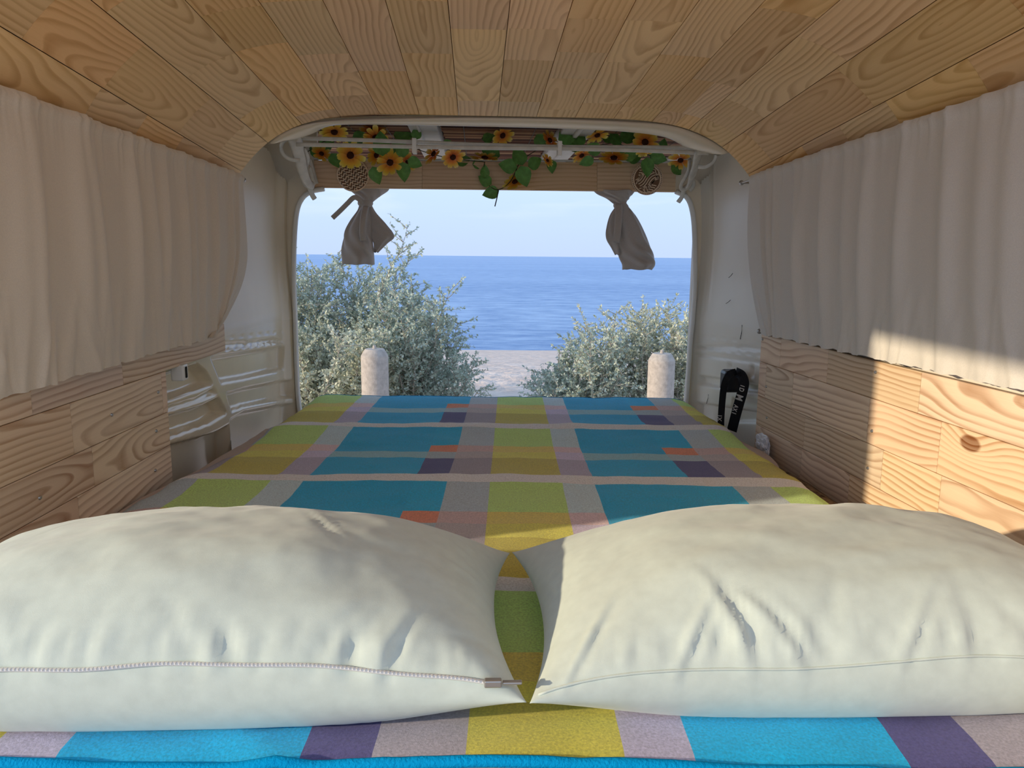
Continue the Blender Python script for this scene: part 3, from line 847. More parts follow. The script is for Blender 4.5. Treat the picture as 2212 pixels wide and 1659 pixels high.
# ---- the plaid fleece blanket
def S(r, g, b):
    f = lambda c: (c / 255 / 12.92) if c / 255 <= 0.04045 else ((c / 255 + 0.055) / 1.055) ** 2.4
    return (f(r), f(g), f(b))
def blanket():
    cols = [(-0.80, 'navy'), (-0.67, 'gray'), (-0.574, 'green'), (-0.413, 'lav'), (-0.341, 'blue'), (-0.095, 'navy'), (-0.022, 'gray'), (0.073, 'green'),
            (0.234, 'lav'), (0.306, 'blue'), (0.525, 'navy'), (0.611, 'gray'), (0.696, 'green'), (0.86, 'lav')]
    rows = []; s = 2.258
    base = s + 0.553
    Y = base
    for k in range(5):
        rows += [(Y, 'stripe'), (Y - 0.052, 'plain'), (Y - 0.235, 'orange'), (Y - 0.305, 'graybar'), (Y - (0.38 if k < 3 else 0.345), 'navyrow')]
        Y -= 0.553
    P = {
        'blue':  dict(plain=(0, 138, 178), orange=(0, 138, 178), graybar=(118, 158, 168), navyrow=(0, 138, 178), stripe=(180, 196, 214)),
        'navy':  dict(plain=(0, 142, 182), orange=(196, 112, 82), graybar=(138, 150, 155), navyrow=(66, 62, 104), stripe=(184, 194, 212)),
        'gray':  dict(plain=(146, 158, 164), orange=(166, 144, 142), graybar=(152, 144, 144), navyrow=(130, 124, 132), stripe=(196, 192, 200)),
        'green': dict(plain=(152, 196, 98), orange=(186, 168, 80), graybar=(180, 176, 72), navyrow=(158, 150, 58), stripe=(200, 200, 200)),
        'lav':   dict(plain=(158, 176, 206), orange=(198, 160, 164), graybar=(170, 160, 190), navyrow=(146, 140, 158), stripe=(204, 204, 220)),
    }
    FRONT, FOOT = 0.70, 2.745
    cu = [c[0] for c in cols]
    us = sorted(set([round(x, 5) for x in cu] + [round(x, 5) for x in np.arange(-0.80, 0.861, 0.018)]))
    us = [us[0]] + [b for a, b in zip(us[:-1], us[1:]) if b - a > 0.004 or b in [round(c, 5) for c in cu]]
    rv = [r[0] for r in rows if FRONT + 0.006 < r[0] < FOOT - 0.004]
    vsr = sorted(set([round(v, 5) for v in rv] + [round(v, 5) for v in np.arange(FRONT, FOOT, 0.018)] + [FOOT, FOOT + 0.012, FOOT + 0.022, FOOT + 0.03]))
    nu, nv = len(us), len(vsr)
    verts = []
    for v in vsr:
        for u in us:
            X = u + 0.043 * (v - 2.65)
            Yw = v - 0.045 * u
            lo, hi = bed_x(-1, min(v, 2.7)), bed_x(1, min(v, 2.7))
            z = BZ + 0.004 * fbm(X * 5, Yw * 5) + 0.002 * fbm(X * 16, Yw * 16, 3)
            # soft waves where the stripes were folded
            for c_ in (2.24, 1.69):
                z += 0.006 * math.exp(-((Yw - c_) / 0.05) ** 2)
            z -= 0.010 * math.exp(-((Yw - 2.0) / 0.12) ** 2) * 0.5
            if v < 0.80: z += 0.010 * math.sin(X * 8.5 + 1.2) * (0.80 - v) / 0.1 * 0.5 + 0.006 * math.exp(-((X + 0.30 - (0.8 - v)) / 0.02) ** 2)
            dx = max(lo - X, X - hi, -0.05)
            if dx > -0.05:                   # roll over the edge
                t = dx + 0.05
                z -= 0.010 * (t / 0.05) ** 2 if t < 0.05 else 0.010 + min(t - 0.05, 0.03) * 0.35
                if dx > 0:
                    ex = lo - 0.002 if X < lo else hi + 0.002
                    X = ex + (X - ex) * 0.10
                    z -= min(dx, 0.06) * 0.35
            if v > FOOT:
                t = v - FOOT
                z -= 0.004 + t * 1.6; Yw = FOOT - 0.045 * u + t * 0.25
            elif v > FOOT - 0.05:
                z -= 0.004 * ((v - FOOT + 0.05) / 0.05) ** 2
            if v < 0.708: z -= (0.708 - v) * 0.5
            verts.append((X, Yw, z))
    faces, colr = [], []
    def col_of(u):
        n = cols[0][1]
        for x, k_ in cols:
            if u >= x - 1e-6: n = k_
        return n
    def row_of(v):
        for (a, k_), nx in zip(rows, rows[1:] + [(-9, '')]):
            if a + 1e-6 >= v > nx[0]: return k_
        return 'plain'
    for j in range(nv - 1):
        for i in range(nu - 1):
            faces.append((j * nu + i, j * nu + i + 1, (j + 1) * nu + i + 1, (j + 1) * nu + i))
            u = (us[i] + us[i + 1]) / 2; v = (vsr[j] + vsr[j + 1]) / 2
            c = [min(0.9, q * 1.95) for q in S(*P[col_of(u)][row_of(v)])]
            colr.append(c)
    o = mesh('plaid_blanket', verts, faces, M['fleece'], smooth=True)
    ca = o.data.color_attributes.new('print', 'FLOAT_COLOR', 'CORNER')
    arr = np.repeat(np.array([(*c, 1.0) for c in colr], dtype=np.float32), 4, axis=0)
    ca.data.foreach_set('color', arr.ravel())
    # blue overlocked hem along the near edge and the foot
    bmx = bmesh.new()
    tube(bmx, [Vector(verts[i]) + Vector((0, -0.002, 0.003)) for i in range(nu)], 0.006, 8)
    h = bobj('hem', bmx, simple('blue_overlock_hem', S(0, 150, 205), 0.95, 0.1, bump=0.8, bscale=300), smooth=True)
    h.parent = o
    bmx = bmesh.new()
    j = vsr.index(FOOT)
    tube(bmx, [Vector(verts[j * nu + i]) + Vector((0, 0.006, -0.003)) for i in range(nu)], 0.004, 6)
    h = bobj('hem', bmx, bpy.data.materials['blue_overlock_hem'], smooth=True)
    h.parent = o
    return o
tag(blanket(), 'blue green and grey plaid fleece blanket spread over the bed', 'blanket')

# ---- pillows
def pillow(name, x0, x1, y0, y1, hgt, seed, label, zipper):
    root = empty(name, ((x0 + x1) / 2, (y0 + y1) / 2, BZ + 0.006))
    tag(root, label, 'pillow', 'sage pillows on the bed')
    nu, nv = 150, 96
    hx, hy = (x1 - x0) / 2, (y1 - y0) / 2
    rs = random.Random(seed)
    # creases radiating from the seams
    cre = []
    for i in range(34):
        sd = rs.random()
        if sd < 0.45: cre.append(('f', rs.uniform(-0.9, 0.9), rs.uniform(-0.5, 0.5), rs.uniform(0.10, 0.32), rs.uniform(0.5, 1.0)))
        elif sd < 0.7: cre.append(('b', rs.uniform(-0.9, 0.9), rs.uniform(-0.5, 0.5), rs.uniform(0.10, 0.25), rs.uniform(0.2, 0.45)))
        else: cre.append((rs.choice('lr'), rs.uniform(-0.8, 0.8), rs.uniform(-0.4, 0.4), rs.uniform(0.08, 0.22), rs.uniform(0.6, 1.1)))
    big = [(0.36, 0.05, -0.35, 0.016, -0.3), (-0.55, 0.25, 0.5, 0.02, -0.25), (0.62, -0.90, 0.3, 0.02, 0.5)] if seed == 1 else [(-0.44, -0.80, -0.22, 0.022, 1.0), (-0.56, -0.88, 0.4, 0.018, 0.6), (-0.30, -0.90, -0.5, 0.02, 0.6), (0.05, -0.92, 0.5, 0.018, 0.5), (-0.86, -0.80, 0.3, 0.02, 0.7)]
    def pt(a, b, top):
        # outline: pinched sides, pulled-out corners
        ca, cb = abs(a), abs(b)
        kx = 1 - 0.075 * (1 - cb ** 2.2) * ca ** 2
        ky = 1 - 0.07 * (1 - ca ** 4) * cb ** 2
        x = a * hx * kx; y = b * hy * ky
        e = (max(0, 1 - ca ** 2.3) ** 0.60) * (max(0, 1 - cb ** 2.4) ** 0.54)
        if seed == 2: e *= 1 + 0.10 * a * (1 - ca)
        ef = min(1.0, e * 2.6)
        if top:
            z = hgt * 0.74 * e * (1 + 0.10 * fbm(a * 1.3 + seed, b * 1.3, seed))
            w = 0
            for k_, c, sl, ln, am in cre:
                if k_ == 'f': d, t = a - c - sl * (b + 1), (b + 1) / (ln * 2)
                elif k_ == 'b': d, t = a - c - sl * (1 - b), (1 - b) / (ln * 2)
                elif k_ == 'l': d, t = b - c - sl * (a + 1), (a + 1) / (ln * 1.6)
                else: d, t = b - c - sl * (1 - a), (1 - a) / (ln * 1.6)
                if 0 <= t < 1:
                    w += am * math.exp(-(d / 0.030) ** 2) * math.sin(math.pi * min(1, t * 1.1 + 0.12)) * (1 - t)
            D = -0.0048 * w * ef
            for ca_, cb_, sl, wd, am in big:
                d = (a - ca_) - sl * (b - cb_)
                if abs(d) < 0.4:
                    D += 0.0065 * ef * am * (math.exp(-(d / wd) ** 2) - 0.8 * math.exp(-((d - wd * 1.5) / wd) ** 2)) * math.exp(-((b - cb_) / 0.20) ** 2)
            pk = math.exp(-((b + 0.90) / 0.08) ** 2)
            D += 0.0026 * fbm(a * 5, b * 4, seed * 3.1) * e + 0.0030 * ef * pk * fbm(a * 24 - b * 2, b * 4, seed * 1.7)
            g = max(0.0, min(1.0, (-b - 0.55) / 0.4)); gx = max(0.0, min(1.0, (ca - 0.6) / 0.35))
            z += D * (1 - 0.55 * g); y -= D * 0.9 * g; x += math.copysign(D * 0.8 * gx, a)
        else:
            z = -hgt * 0.26 * min(1, e * 2.2)
        return x, y, z + hgt * 0.25
    vs = []
    def par(i, n):       # denser towards the rims
        t = -1 + 2 * i / (n - 1)
        return math.sin(t * math.pi / 2) * 0.75 + t * 0.25
    for top in (True, False):
        for j in range(nv):
            for i in range(nu):
                vs.append(pt(par(i, nu), par(j, nv), top))
    n0 = nu * nv
    fs = grid_faces(nu, nv) + grid_faces(nu, nv, n0, True)
    me = bpy.data.meshes.new('cover'); me.from_pydata(vs, [], fs); me.update()
    bmx = bmesh.new(); bmx.from_mesh(me); bmesh.ops.remove_doubles(bmx, verts=bmx.verts[:], dist=1e-5)
    bmesh.ops.recalc_face_normals(bmx, faces=bmx.faces[:]); bmx.to_mesh(me); bmx.free()
    me.polygons.foreach_set('use_smooth', [True] * len(me.polygons))
    c = link('cover', me, M['pillow'], root)
    # seam piping line along the front
    if zipper:
        pts = []; up = []
        for i in range(90):
            a = -0.97 + 1.90 * i / 89
            b = -0.962 + 0.004 * math.sin(a * 7) + 0.003 * math.sin(a * 15 + 1)
            p = Vector(pt(a, b, True)); pts.append(p + Vector((0, -0.0012, 0.0015)))
        for _ in range(6): pts = [pts[0]] + [(pts[i - 1] + pts[i] * 2 + pts[i + 1]) / 4 for i in range(1, len(pts) - 1)] + [pts[-1]]
        bmx = bmesh.new(); tube(bmx, pts, 0.0022, 6)
        z_ = bobj('zip', bmx, M['zip'], root, smooth=True)
        bmx = bmesh.new()
        for i in range(0, 88):
            for h_ in (0.0, 0.5):
                p = pts[i].lerp(pts[i + 1], h_)
                d = (pts[i + 1] - pts[i]).normalized()
                bmesh.ops.create_cube(bmx, size=1.0, matrix=Matrix.Translation(p + Vector((0, -0.0014, 0.0012))) @ d.to_track_quat('X', 'Z').to_matrix().to_4x4() @ Matrix.Diagonal((0.0014, 0.0034, 0.002, 1)))
        t_ = bobj('zip_teeth', bmx, M['zip'], z_)
        bmx = bmesh.new()
        p = Vector(pt(0.915, -0.955, True)) + Vector((0, -0.005, 0.004))
        box(bmx, p + Vector((-0.009, -0.004, -0.004)), p + Vector((0.009, 0.004, 0.004)), 0.0015)
        box(bmx, p + Vector((0.010, -0.003, -0.0015)), p + Vector((0.030, 0.003, 0.0015)), 0.001)
        s_ = bobj('zip_slider', bmx, M['steel'], z_)
    else:
        pts = []
        for i in range(90):
            a = -0.98 + 1.96 * i / 89
            pts.append(Vector(pt(a, -0.972 + 0.008 * math.sin(a * 6), True)) + Vector((0, -0.0004, 0.0004)))
        bmx = bmesh.new(); tube(bmx, pts, 0.0016, 5)
        bobj('seam', bmx, M['pillow'], root, smooth=True)
    return root
pillow('pillow', -0.715, 0.052, 0.722, 1.125, 0.172, 1, 'pale sage velvet pillow with a zip along its near edge', True)
pillow('pillow', 0.055, 0.835, 0.722, 1.130, 0.168, 2, 'pale sage velvet pillow without a zip, beside the sunlit wooden cladding', False)

# ---- side curtains
def curtain(side, Yr, Yf, folds, label, mat, rear_pull):
    """hangs between the ceiling edge and a lower cord; folds: (Y_top, Y_bottom, width, height)"""
    wx = wxl if side < 0 else wxr
    ztop = (lambda Y: CZ + 0.278 - 0.022 * Y) if side < 0 else (lambda Y: CZ + 0.323 - 0.033 * Y)
    zbot = (lambda Y: CZ - 0.222 + 0.004 * (Y - 1.2)) if side < 0 else (lambda Y: CZ - 0.204 - 0.0125 * (Y - 1.2))
    nu, nv = 420, 46
    root = empty('side_curtain', (wx(Yr), Yr, CZ - 0.2))
    tag(root, label, 'curtain')
    rs = random.Random(5 + side)
    gath = [(rs.uniform(Yf, Yr), rs.uniform(0.004, 0.009), rs.uniform(0.3, 1.0)) for _ in range(90)]
    gath2 = [(rs.uniform(Yf, Yr), rs.uniform(0.005, 0.014), rs.uniform(0.3, 1.0), rs.uniform(-0.25, 0.25)) for _ in range(70)]
    fo = np.array(folds)
    vs = []
    for j in range(nv):
        t = j / (nv - 1)
        t = t ** 1.0
        for i in range(nu):
            Y = Yf + (Yr - Yf) * i / (nu - 1)
            z = ztop(Y) * (1 - t) + zbot(Y) * t
            d = 0.018
            yc = fo[:, 0] + (fo[:, 1] - fo[:, 0]) * t
            q = (Y - yc) / fo[:, 2]
            d += float(np.sum(fo[:, 3] * np.exp(-q * q))) * (0.55 + 0.45 * math.sin(math.pi * min(1, t * 1.1)))
            if t < 0.22:
                for g, w_, a_ in gath:
                    if abs(Y - g) < 0.03: d += 0.004 * a_ * math.exp(-((Y - g) / w_) ** 2) * (1 - t / 0.22)
            if t > 0.62:
                s = (t - 0.62) / 0.38
                for g, w_, a_, sl in gath2:
                    q_ = Y - g - sl * (1 - t) * 0.8
                    if abs(q_) < 0.05: d += 0.005 * a_ * math.exp(-(q_ / w_) ** 2) * s
            d += 0.010 * math.sin(math.pi * t) * 0.6
            if t < 0.055: d += 0.006 * math.sin(math.pi * t / 0.055) ** 2      # heading hem over the rod
            if t > 0.965: z += 0.004 * fbm(Y * 30, 1.0, side) * (t - 0.965) / 0.035
            Yp = Y - rear_pull(t) * sstep(Yr - 0.30, Yr, Y)
            vs.append((wx(Yp) - side * d - (wx(Yr)), Yp - Yr, z - (CZ - 0.2)))
    o = mesh('cloth', vs, grid_faces(nu, nv), mat, root, smooth=True)
    # rods
    for zf, nm in ((ztop, 'top_rod'), (zbot, 'lower_cord')):
        bmx = bmesh.new()
        dz = -0.012 if nm == 'top_rod' else 0.006
        dd = 0.014
        ext = 0.055 if side > 0 else 0.02
        P_ = [Vector((wx(Y) - side * dd - wx(Yr), Y - Yr, zf(Y) + dz - (CZ - 0.2))) for Y in np.linspace(Yf, Yr + (ext if nm == 'top_rod' else 0.02 - rear_pull(1.0)), 12)]
        tube(bmx, P_, 0.0028, 8)
        rd = bobj(nm, bmx, M['zip'], root, smooth=True)
        bmx = bmesh.new()
        p = P_[-1]
        bmesh.ops.create_cone(bmx, cap_ends=True, segments=12, radius1=0.008, radius2=0.006, depth=0.006,
                              matrix=Matrix.Translation(p) @ Matrix.Rotation(math.pi / 2, 4, 'X'))
        bmesh.ops.create_cone(bmx, cap_ends=True, segments=8, radius1=0.003, radius2=0.003, depth=0.03,
                              matrix=Matrix.Translation(p + Vector((side * 0.014, 0, 0))) @ Matrix.Rotation(math.pi / 2, 4, 'Y'))
        bobj('rod_screw', bmx, M['steel'], rd)
    return root
def cf(pick, tops):
    out = []
    for xt, xb, w_, h_ in tops:
        out.append((pick(xt, 1.62), pick(xb, 1.36), w_, h_))
    return out
fl = cf(YL, [(15, 20, .03, .010), (45, 55, .022, .014), (140, 165, .03, .016), (165, 205, .022, .014), (262, 272, .022, .018), (300, 322, .02, .012), (337, 330, .018, .016), (375, 379, .02, .016), (395, 398, .018, .010), (422, 413, .018, .014), (449, 441, .015, .015), (482, 478, .014, .014), (500, 488, .012, .010)])
curtain(-1, YL(514, 1.6), 1.10, fl, 'beige gathered curtain above the wall with bare pressed metal', M['curtain'], lambda t: 0.30 * max(0, (t - 0.45) / 0.55) ** 2.2)
frr = cf(YR, [(1650, 1668, .016, .012), (1668, 1690, .014, .016), (1685, 1700, .016, .012), (1732, 1755, .02, .016), (1750, 1745, .016, .010), (1795, 1805, .022, .018), (1840, 1845, .02, .008), (1888, 1886, .022, .016), (1968, 1962, .022, .014), (2062, 2072, .024, .014), (2140, 2150, .03, .012), (2200, 2210, .03, .012)])
frr += [(0.55, 0.52, .03, .014), (0.75, 0.77, .03, .014), (0.95, 0.93, .03, .014), (1.1, 1.1, .03, .012)]
curtain(1, YR(1626, 1.7), VAN_Y + 0.02, frr, 'ivory gathered curtain with a sunlit lower hem above the sunny cladding', M['curtain_r'], lambda t: 0.02 + 0.15 * t ** 2.2)

# ---- tailgate (open, seen from below) with hinges, bamboo blinds
TG = empty('tailgate', (0.06, 2.66, CZ + 0.42))
tag(TG, 'open white tailgate lined with bamboo blinds on cream hinge arms', 'tailgate')
def tg(o): return setparent(o, TG)
TZ = lambda Y: CZ + 0.418 + 0.02 * (Y - 2.6)
bm = bmesh.new()
box(bm, (-0.70, 2.60, TZ(2.7) + 0.035), (0.90, 3.78, TZ(2.7) + 0.06), 0.006)          # outer skin
tg(bobj('panel', bm, M['trimpaint']))
def rib(x0, x1, y0, y1, h=0.03):
    bmx = bmesh.new(); box(bmx, (x0, y0, TZ(2.7) + 0.036 - h), (x1, y1, TZ(2.7) + 0.036), 0.005)
    tg(bobj('rib', bmx, M['ribpaint']))
xa = at_y(890, 300, 2.85).x; xb = at_y(950, 300, 2.85).x; xc_ = at_y(1205, 300, 2.85).x; xd = at_y(1272, 300, 2.85).x
rib(xa, xb, 2.56, 3.72, 0.036); rib(xc_, xd, 2.56, 3.72, 0.036)
rib(xc_ + 0.045, xc_ + 0.062, 2.57, 3.71, 0.046); rib(xa + 0.03, xa + 0.04, 2.57, 3.71, 0.044)
rib(-0.70, -0.65, 2.60, 3.78); rib(0.85, 0.90, 2.60, 3.78); rib(-0.70, 0.90, 3.72, 3.78)
def blind(x0, x1):
    bmx = bmesh.new(); rs = random.Random(int(x0 * 100))
    Y = 2.575
    while Y < 3.70:
        z = TZ(2.7) + 0.022 + rs.uniform(-0.003, 0.003)
        tube(bmx, [(x0 + rs.uniform(0, .01), Y + rs.uniform(-.004, .004), z), ((x0 + x1) / 2, Y + rs.uniform(-.004, .004), z), (x1 - rs.uniform(0, .01), Y + rs.uniform(-.004, .004), z)], rs.uniform(0.003, 0.006), 5)
        Y += rs.uniform(0.013, 0.022)
    o = tg(bobj('bamboo_blind', bmx, M['bamboo'])); o['kind'] = 'stuff'
    bmx = bmesh.new()
    for f in (0.2, 0.5, 0.8):
        x = x0 + (x1 - x0) * f
        tube(bmx, [(x, 2.575, TZ(2.7) + 0.016), (x, 3.70, TZ(2.7) + 0.016)], 0.0012, 5)
    c = bobj('blind_cord', bmx, M['vine']); c.parent = o
for x0, x1 in ((-0.645, xa - 0.003), (xb + 0.003, xc_ - 0.003), (xd + 0.003, 0.845)):
    blind(x0, x1)
    bm = bmesh.new(); box(bm, (x0, 2.58, TZ(2.7) + 0.028), (x1, 3.71, TZ(2.7) + 0.034)); tg(bobj('dark_gap_fill', bm, M['dark']))
# torsion bars
def bar(px, Y):
    bmx = bmesh.new(); tube(bmx, smooth_path([at_y(x, y, Y) for x, y in px], 6), 0.0065, 10)
    tg(bobj('torsion_bar', bmx, M['hinge'], smooth=True))
bar([(640, 298), (800, 303), (1000, 311), (1200, 317), (1380, 318), (1530, 320)], 2.60)
bar([(640, 312), (800, 315), (1000, 319), (1200, 321), (1380, 325), (1530, 331)], 2.57)
for x, y in ((895, 313), (1209, 319)):
    p = at_y(x, y, 2.575); bm = bmesh.new(); box(bm, p + Vector((-.007, -.012, -.026)), p + Vector((.007, .03, .02)), 0.002)
    tg(bobj('bar_clip', bm, M['trimpaint']))
# hinge arms
def hinge(arm, loop, link_, pad, Ys):
    bmx = bmesh.new()
    P = smooth_path([at_y(x, y, Y) for x, y, Y in arm], 6)
    tube(bmx, P, [0.024 - 0.010 * i / (len(P) - 1) for i in range(len(P))], 8, flat=0.006, up=Vector((0.3, -1, 0)))
    o = tg(bobj('hinge_arm', bmx, M['hinge'], smooth=True))
    bmx = bmesh.new(); tube(bmx, smooth_path([at_y(x, y, Y) for x, y, Y in loop], 6), 0.0065, 8)
    tg(bobj('hinge_spring', bmx, M['hinge'], smooth=True))
    bmx = bmesh.new(); tube(bmx, smooth_path([at_y(x, y, Y) for x, y, Y in link_], 6), 0.008, 8, flat=0.005, up=Vector((0.3, -1, 0)))
    k_ = bobj('hinge_link', bmx, M['hinge'], smooth=True); setparent(k_, TG)
    bmx = bmesh.new(); tube(bmx, smooth_path([at_y(x, y, Y) for x, y, Y in pad], 6), 0.009, 8, flat=0.004, up=Vector((0.3, -1, 0)))
    tg(bobj('hinge_plate', bmx, M['trimpaint'], smooth=True))
hinge([(636, 297, 2.56), (641, 315, 2.60), (649, 345, 2.66), (656, 375, 2.72), (666, 395, 2.78), (676, 402, 2.83)],
      [(648, 303, 2.60), (622, 300, 2.60), (608, 312, 2.60), (610, 330, 2.60), (625, 343, 2.61), (648, 347, 2.62)],
      [(656, 320, 2.66), (664, 340, 2.70), (661, 358, 2.74), (655, 385, 2.76), (660, 399, 2.78), (668, 398, 2.80), (663, 372, 2.80), (668, 362, 2.82), (677, 400, 2.85)],
      [(667, 400, 2.84), (674, 420, 2.86), (680, 430, 2.87)], None)
hinge([(1512, 320, 2.56), (1507, 340, 2.60), (1500, 365, 2.66), (1494, 385, 2.70), (1486, 400, 2.76), (1476, 406, 2.80)],
      [(1515, 325, 2.60), (1538, 323, 2.60), (1546, 333, 2.60), (1540, 350, 2.60), (1524, 360, 2.61), (1508, 360, 2.62)],
      [(1490, 345, 2.66), (1487, 370, 2.70), (1473, 395, 2.74), (1472, 408, 2.76), (1485, 405, 2.77), (1496, 388, 2.78), (1498, 400, 2.79), (1490, 412, 2.80)],
      [(1478, 405, 2.80), (1473, 425, 2.82), (1465, 437, 2.83)], None)
# dark plates between the hinge and the beam
for px in (((655, 330), (673, 345), (686, 395), (672, 398)), ((1500, 345), (1482, 352), (1466, 408), (1482, 412))):
    p = [at_y(x, y, 2.86) for x, y in px]
    vs = p + [q + Vector((0, 0.02, 0)) for q in p]
    o = mesh('side_bracket', vs, [(0, 1, 2, 3), (7, 6, 5, 4)] + [(i, i + 4, (i + 1) % 4 + 4, (i + 1) % 4) for i in range(4)], M['hinge'])
    tg(o)

# ---- wooden beam across the opening
BEAM_Y = 2.90
beam = empty('wooden_beam', at_y(1075, 415, BEAM_Y))
tag(beam, 'pine board spanning the opening below the flower garland', 'beam')
def beam_p(x, y, dy=0.0):
    return at_y(x, y, BEAM_Y + dy)
bx = [678, 770, 912, 1107, 1290, 1468]
def by_t(x): return 346 + (x - 680) * (352 - 346) / 790
def by_b(x): return 405 + (x - 680) * (415 - 405) / 790
for a, b in zip(bx[:-1], bx[1:]):
    c = [beam_p(a, by_b(a)), beam_p(b, by_b(b)), beam_p(b, by_t(b)), beam_p(a, by_t(a))]
    s = board('stave', c, Vector((0, -1, 0)), 0.02, M['beam_wood'], None, gap=(0.0, 0.0002))
    setparent(s, beam)
bm = bmesh.new()
p0, p1 = beam_p(678, 345), beam_p(1468, 351)
tube(bm, [p0 + Vector((0, 0.008, 0.004)), p1 + Vector((0, 0.008, 0.004))], 0.012, 8, flat=0.004)
setparent(bobj('edge_strip', bm, M['trimpaint'], smooth=True), beam)

# ---- fretwork discs
def disc(px, r, kind, label):
    c = beam_p(*px) + Vector((0, -0.004, 0))
    root = empty('fretwork_disc', c)
    tag(root, label, 'wooden disc')
    bmx = bmesh.new()
    n = 48; th = 0.004
    def ring(r0, r1):
        v = []
        for k_ in range(n):
            a = 2 * math.pi * k_ / n; ca, sa = math.cos(a), math.sin(a)
            v.append([bmx.verts.new((ca * q, y, sa * q)) for q, y in ((r0, -th), (r1, -th), (r1, 0), (r0, 0))])
        for k_ in range(n):
            a, b = v[k_], v[(k_ + 1) % n]
            for i in range(4):
                j = (i + 1) % 4
                bmx.faces.new((a[i], a[j], b[j], b[i]))
    def barr(p, q, w0, w1=None):
        w1 = w0 if w1 is None else w1
        p, q = Vector((p[0], 0, p[1])), Vector((q[0], 0, q[1]))
        d = (q - p)
        if d.length < 1e-5: return
        d.normalize(); nn = Vector((-d.z, 0, d.x))
        v = []
        for y in (-th * .92, 0):
            v += [bmx.verts.new(p + nn * w0 + Vector((0, y, 0))), bmx.verts.new(q + nn * w1 + Vector((0, y, 0))), bmx.verts.new(q - nn * w1 + Vector((0, y, 0))), bmx.verts.new(p - nn * w0 + Vector((0, y, 0)))]
        for f in ((0, 1, 2, 3), (7, 6, 5, 4), (0, 4, 5, 1), (1, 5, 6, 2), (2, 6, 7, 3), (3, 7, 4, 0)):
            bmx.faces.new([v[i] for i in f])
    def clip(p, q, R):      # clip a segment to the circle
        d = (q[0] - p[0], q[1] - p[1]); A = d[0] ** 2 + d[1] ** 2; B = 2 * (p[0] * d[0] + p[1] * d[1]); C = p[0] ** 2 + p[1] ** 2 - R * R
        D = B * B - 4 * A * C
        if D <= 0: return None
        t0, t1 = max(0, (-B - D ** .5) / (2 * A)), min(1, (-B + D ** .5) / (2 * A))
        if t1 - t0 < 0.02: return None
        return (p[0] + d[0] * t0, p[1] + d[1] * t0), (p[0] + d[0] * t1, p[1] + d[1] * t1)
    if kind == 0:
        ring(r * 0.92, r)
        w = r * 0.036
        ang = math.radians(-55); ca, sa = math.cos(ang), math.sin(ang)
        rot = lambda x, y: (x * ca - y * sa, x * sa + y * ca)
        cw = r * 0.30
        for i in range(-4, 5):
            x = i * cw
            s = clip(rot(-r, x), rot(r, x), r * 0.94)
            if s: barr(*s, w * 1.15)
            for j in range(-7, 8):
                o_ = j * r * 0.22 + (0 if i % 2 else 0)
                up = 1 if i % 2 else -1
                s = clip(rot(o_, x), rot(o_ + r * 0.26, x + cw) if up > 0 else rot(o_ - r * 0.0 + r * 0.26 - r * 0.26, x + cw), r * 0.94)
                a_, b_ = ((o_, x), (o_ + r * 0.22, x + cw)) if up > 0 else ((o_ + r * 0.22, x), (o_, x + cw))
                s = clip(rot(*a_), rot(*b_), r * 0.94)
                if s: barr(*s, w)
    else:
        ring(r * 0.965, r); ring(r * 0.82, r * 0.90)
        for k_ in range(52):
            a = 2 * math.pi * k_ / 52
            barr((math.cos(a) * r * 0.89, math.sin(a) * r * 0.89), (math.cos(a) * r * 0.97, math.sin(a) * r * 0.97), r * 0.026)
        for fam, (ang, shift) in enumerate(((38, 0.0), (-12, 0.62), (150, -0.62), (95, 0.55))):
            an = math.radians(ang); ca, sa = math.cos(an), math.sin(an)
            for j in range(-4, 5):
                off = j * r * 0.155
                if abs(off) > r * (0.55 if fam == 0 else 0.36): continue
                prev = None
                for k_ in range(15):
                    u = -0.62 + 1.24 * k_ / 14 if fam == 0 else -0.34 + 0.68 * k_ / 14
                    x = u * r; y = off + r * 0.10 * math.sin(u * 4.2 + 0.3)
                    if fam: y += 0
                    sxx, syy = ((0, 0), (-0.15, 0.55), (0.12, -0.60), (0.62, 0.30))[fam]
                    X_, Z_ = x * ca - y * sa + sxx * r, x * sa + y * ca + syy * r
                    if fam:       # keep the side families clear of the middle leaf
                        v_ = -X_ * math.sin(math.radians(38)) + Z_ * math.cos(math.radians(38))
                        if abs(v_) < r * 0.40 and X_ * math.cos(math.radians(38)) + Z_ * math.sin(math.radians(38)) < r * .55: prev = None; continue
                    if X_ * X_ + Z_ * Z_ > (r * 0.83) ** 2: prev = None; continue
                    if prev: barr(prev, (X_, Z_), r * 0.034)
                    prev = (X_, Z_)
        for sg in (-1, 1):
            an = math.radians(38); ca, sa = math.cos(an), math.sin(an); prev = None
            for k_ in range(17):
                u = -0.74 + 1.5 * k_ / 16; v_ = sg * 0.40 * math.cos(u * 1.5)
                q = ((u * ca - v_ * sa) * r, (u * sa + v_ * ca) * r)
                if math.hypot(*q) > r * 0.84: prev = None; continue
                if prev: barr(prev, q, r * 0.035)
                prev = q
    o = bobj('fretwork', bmx, M['disc_wood'], root)
    bmx = bmesh.new()
    bmesh.ops.create_cone(bmx, cap_ends=True, segments=40, radius1=r * 0.96, radius2=r * 0.96, depth=0.001, matrix=Matrix.Translation((0, 0.0022, 0)) @ Matrix.Rotation(math.pi / 2, 4, 'X'))
    bobj('dark_gap_fill', bmx, simple('painted_gap_shadow_%d' % kind, (0.26, 0.15, 0.085), 0.8, 0.1), root)  # dark disc puts the shadow behind the cut-outs into the colour
    return root
disc((763, 379), 0.058, 0, 'round fretwork wooden disc cut with a herringbone leaf pattern')
disc((1397, 387), 0.058, 1, 'round fretwork wooden disc cut with curving leaf veins and a dotted rim')

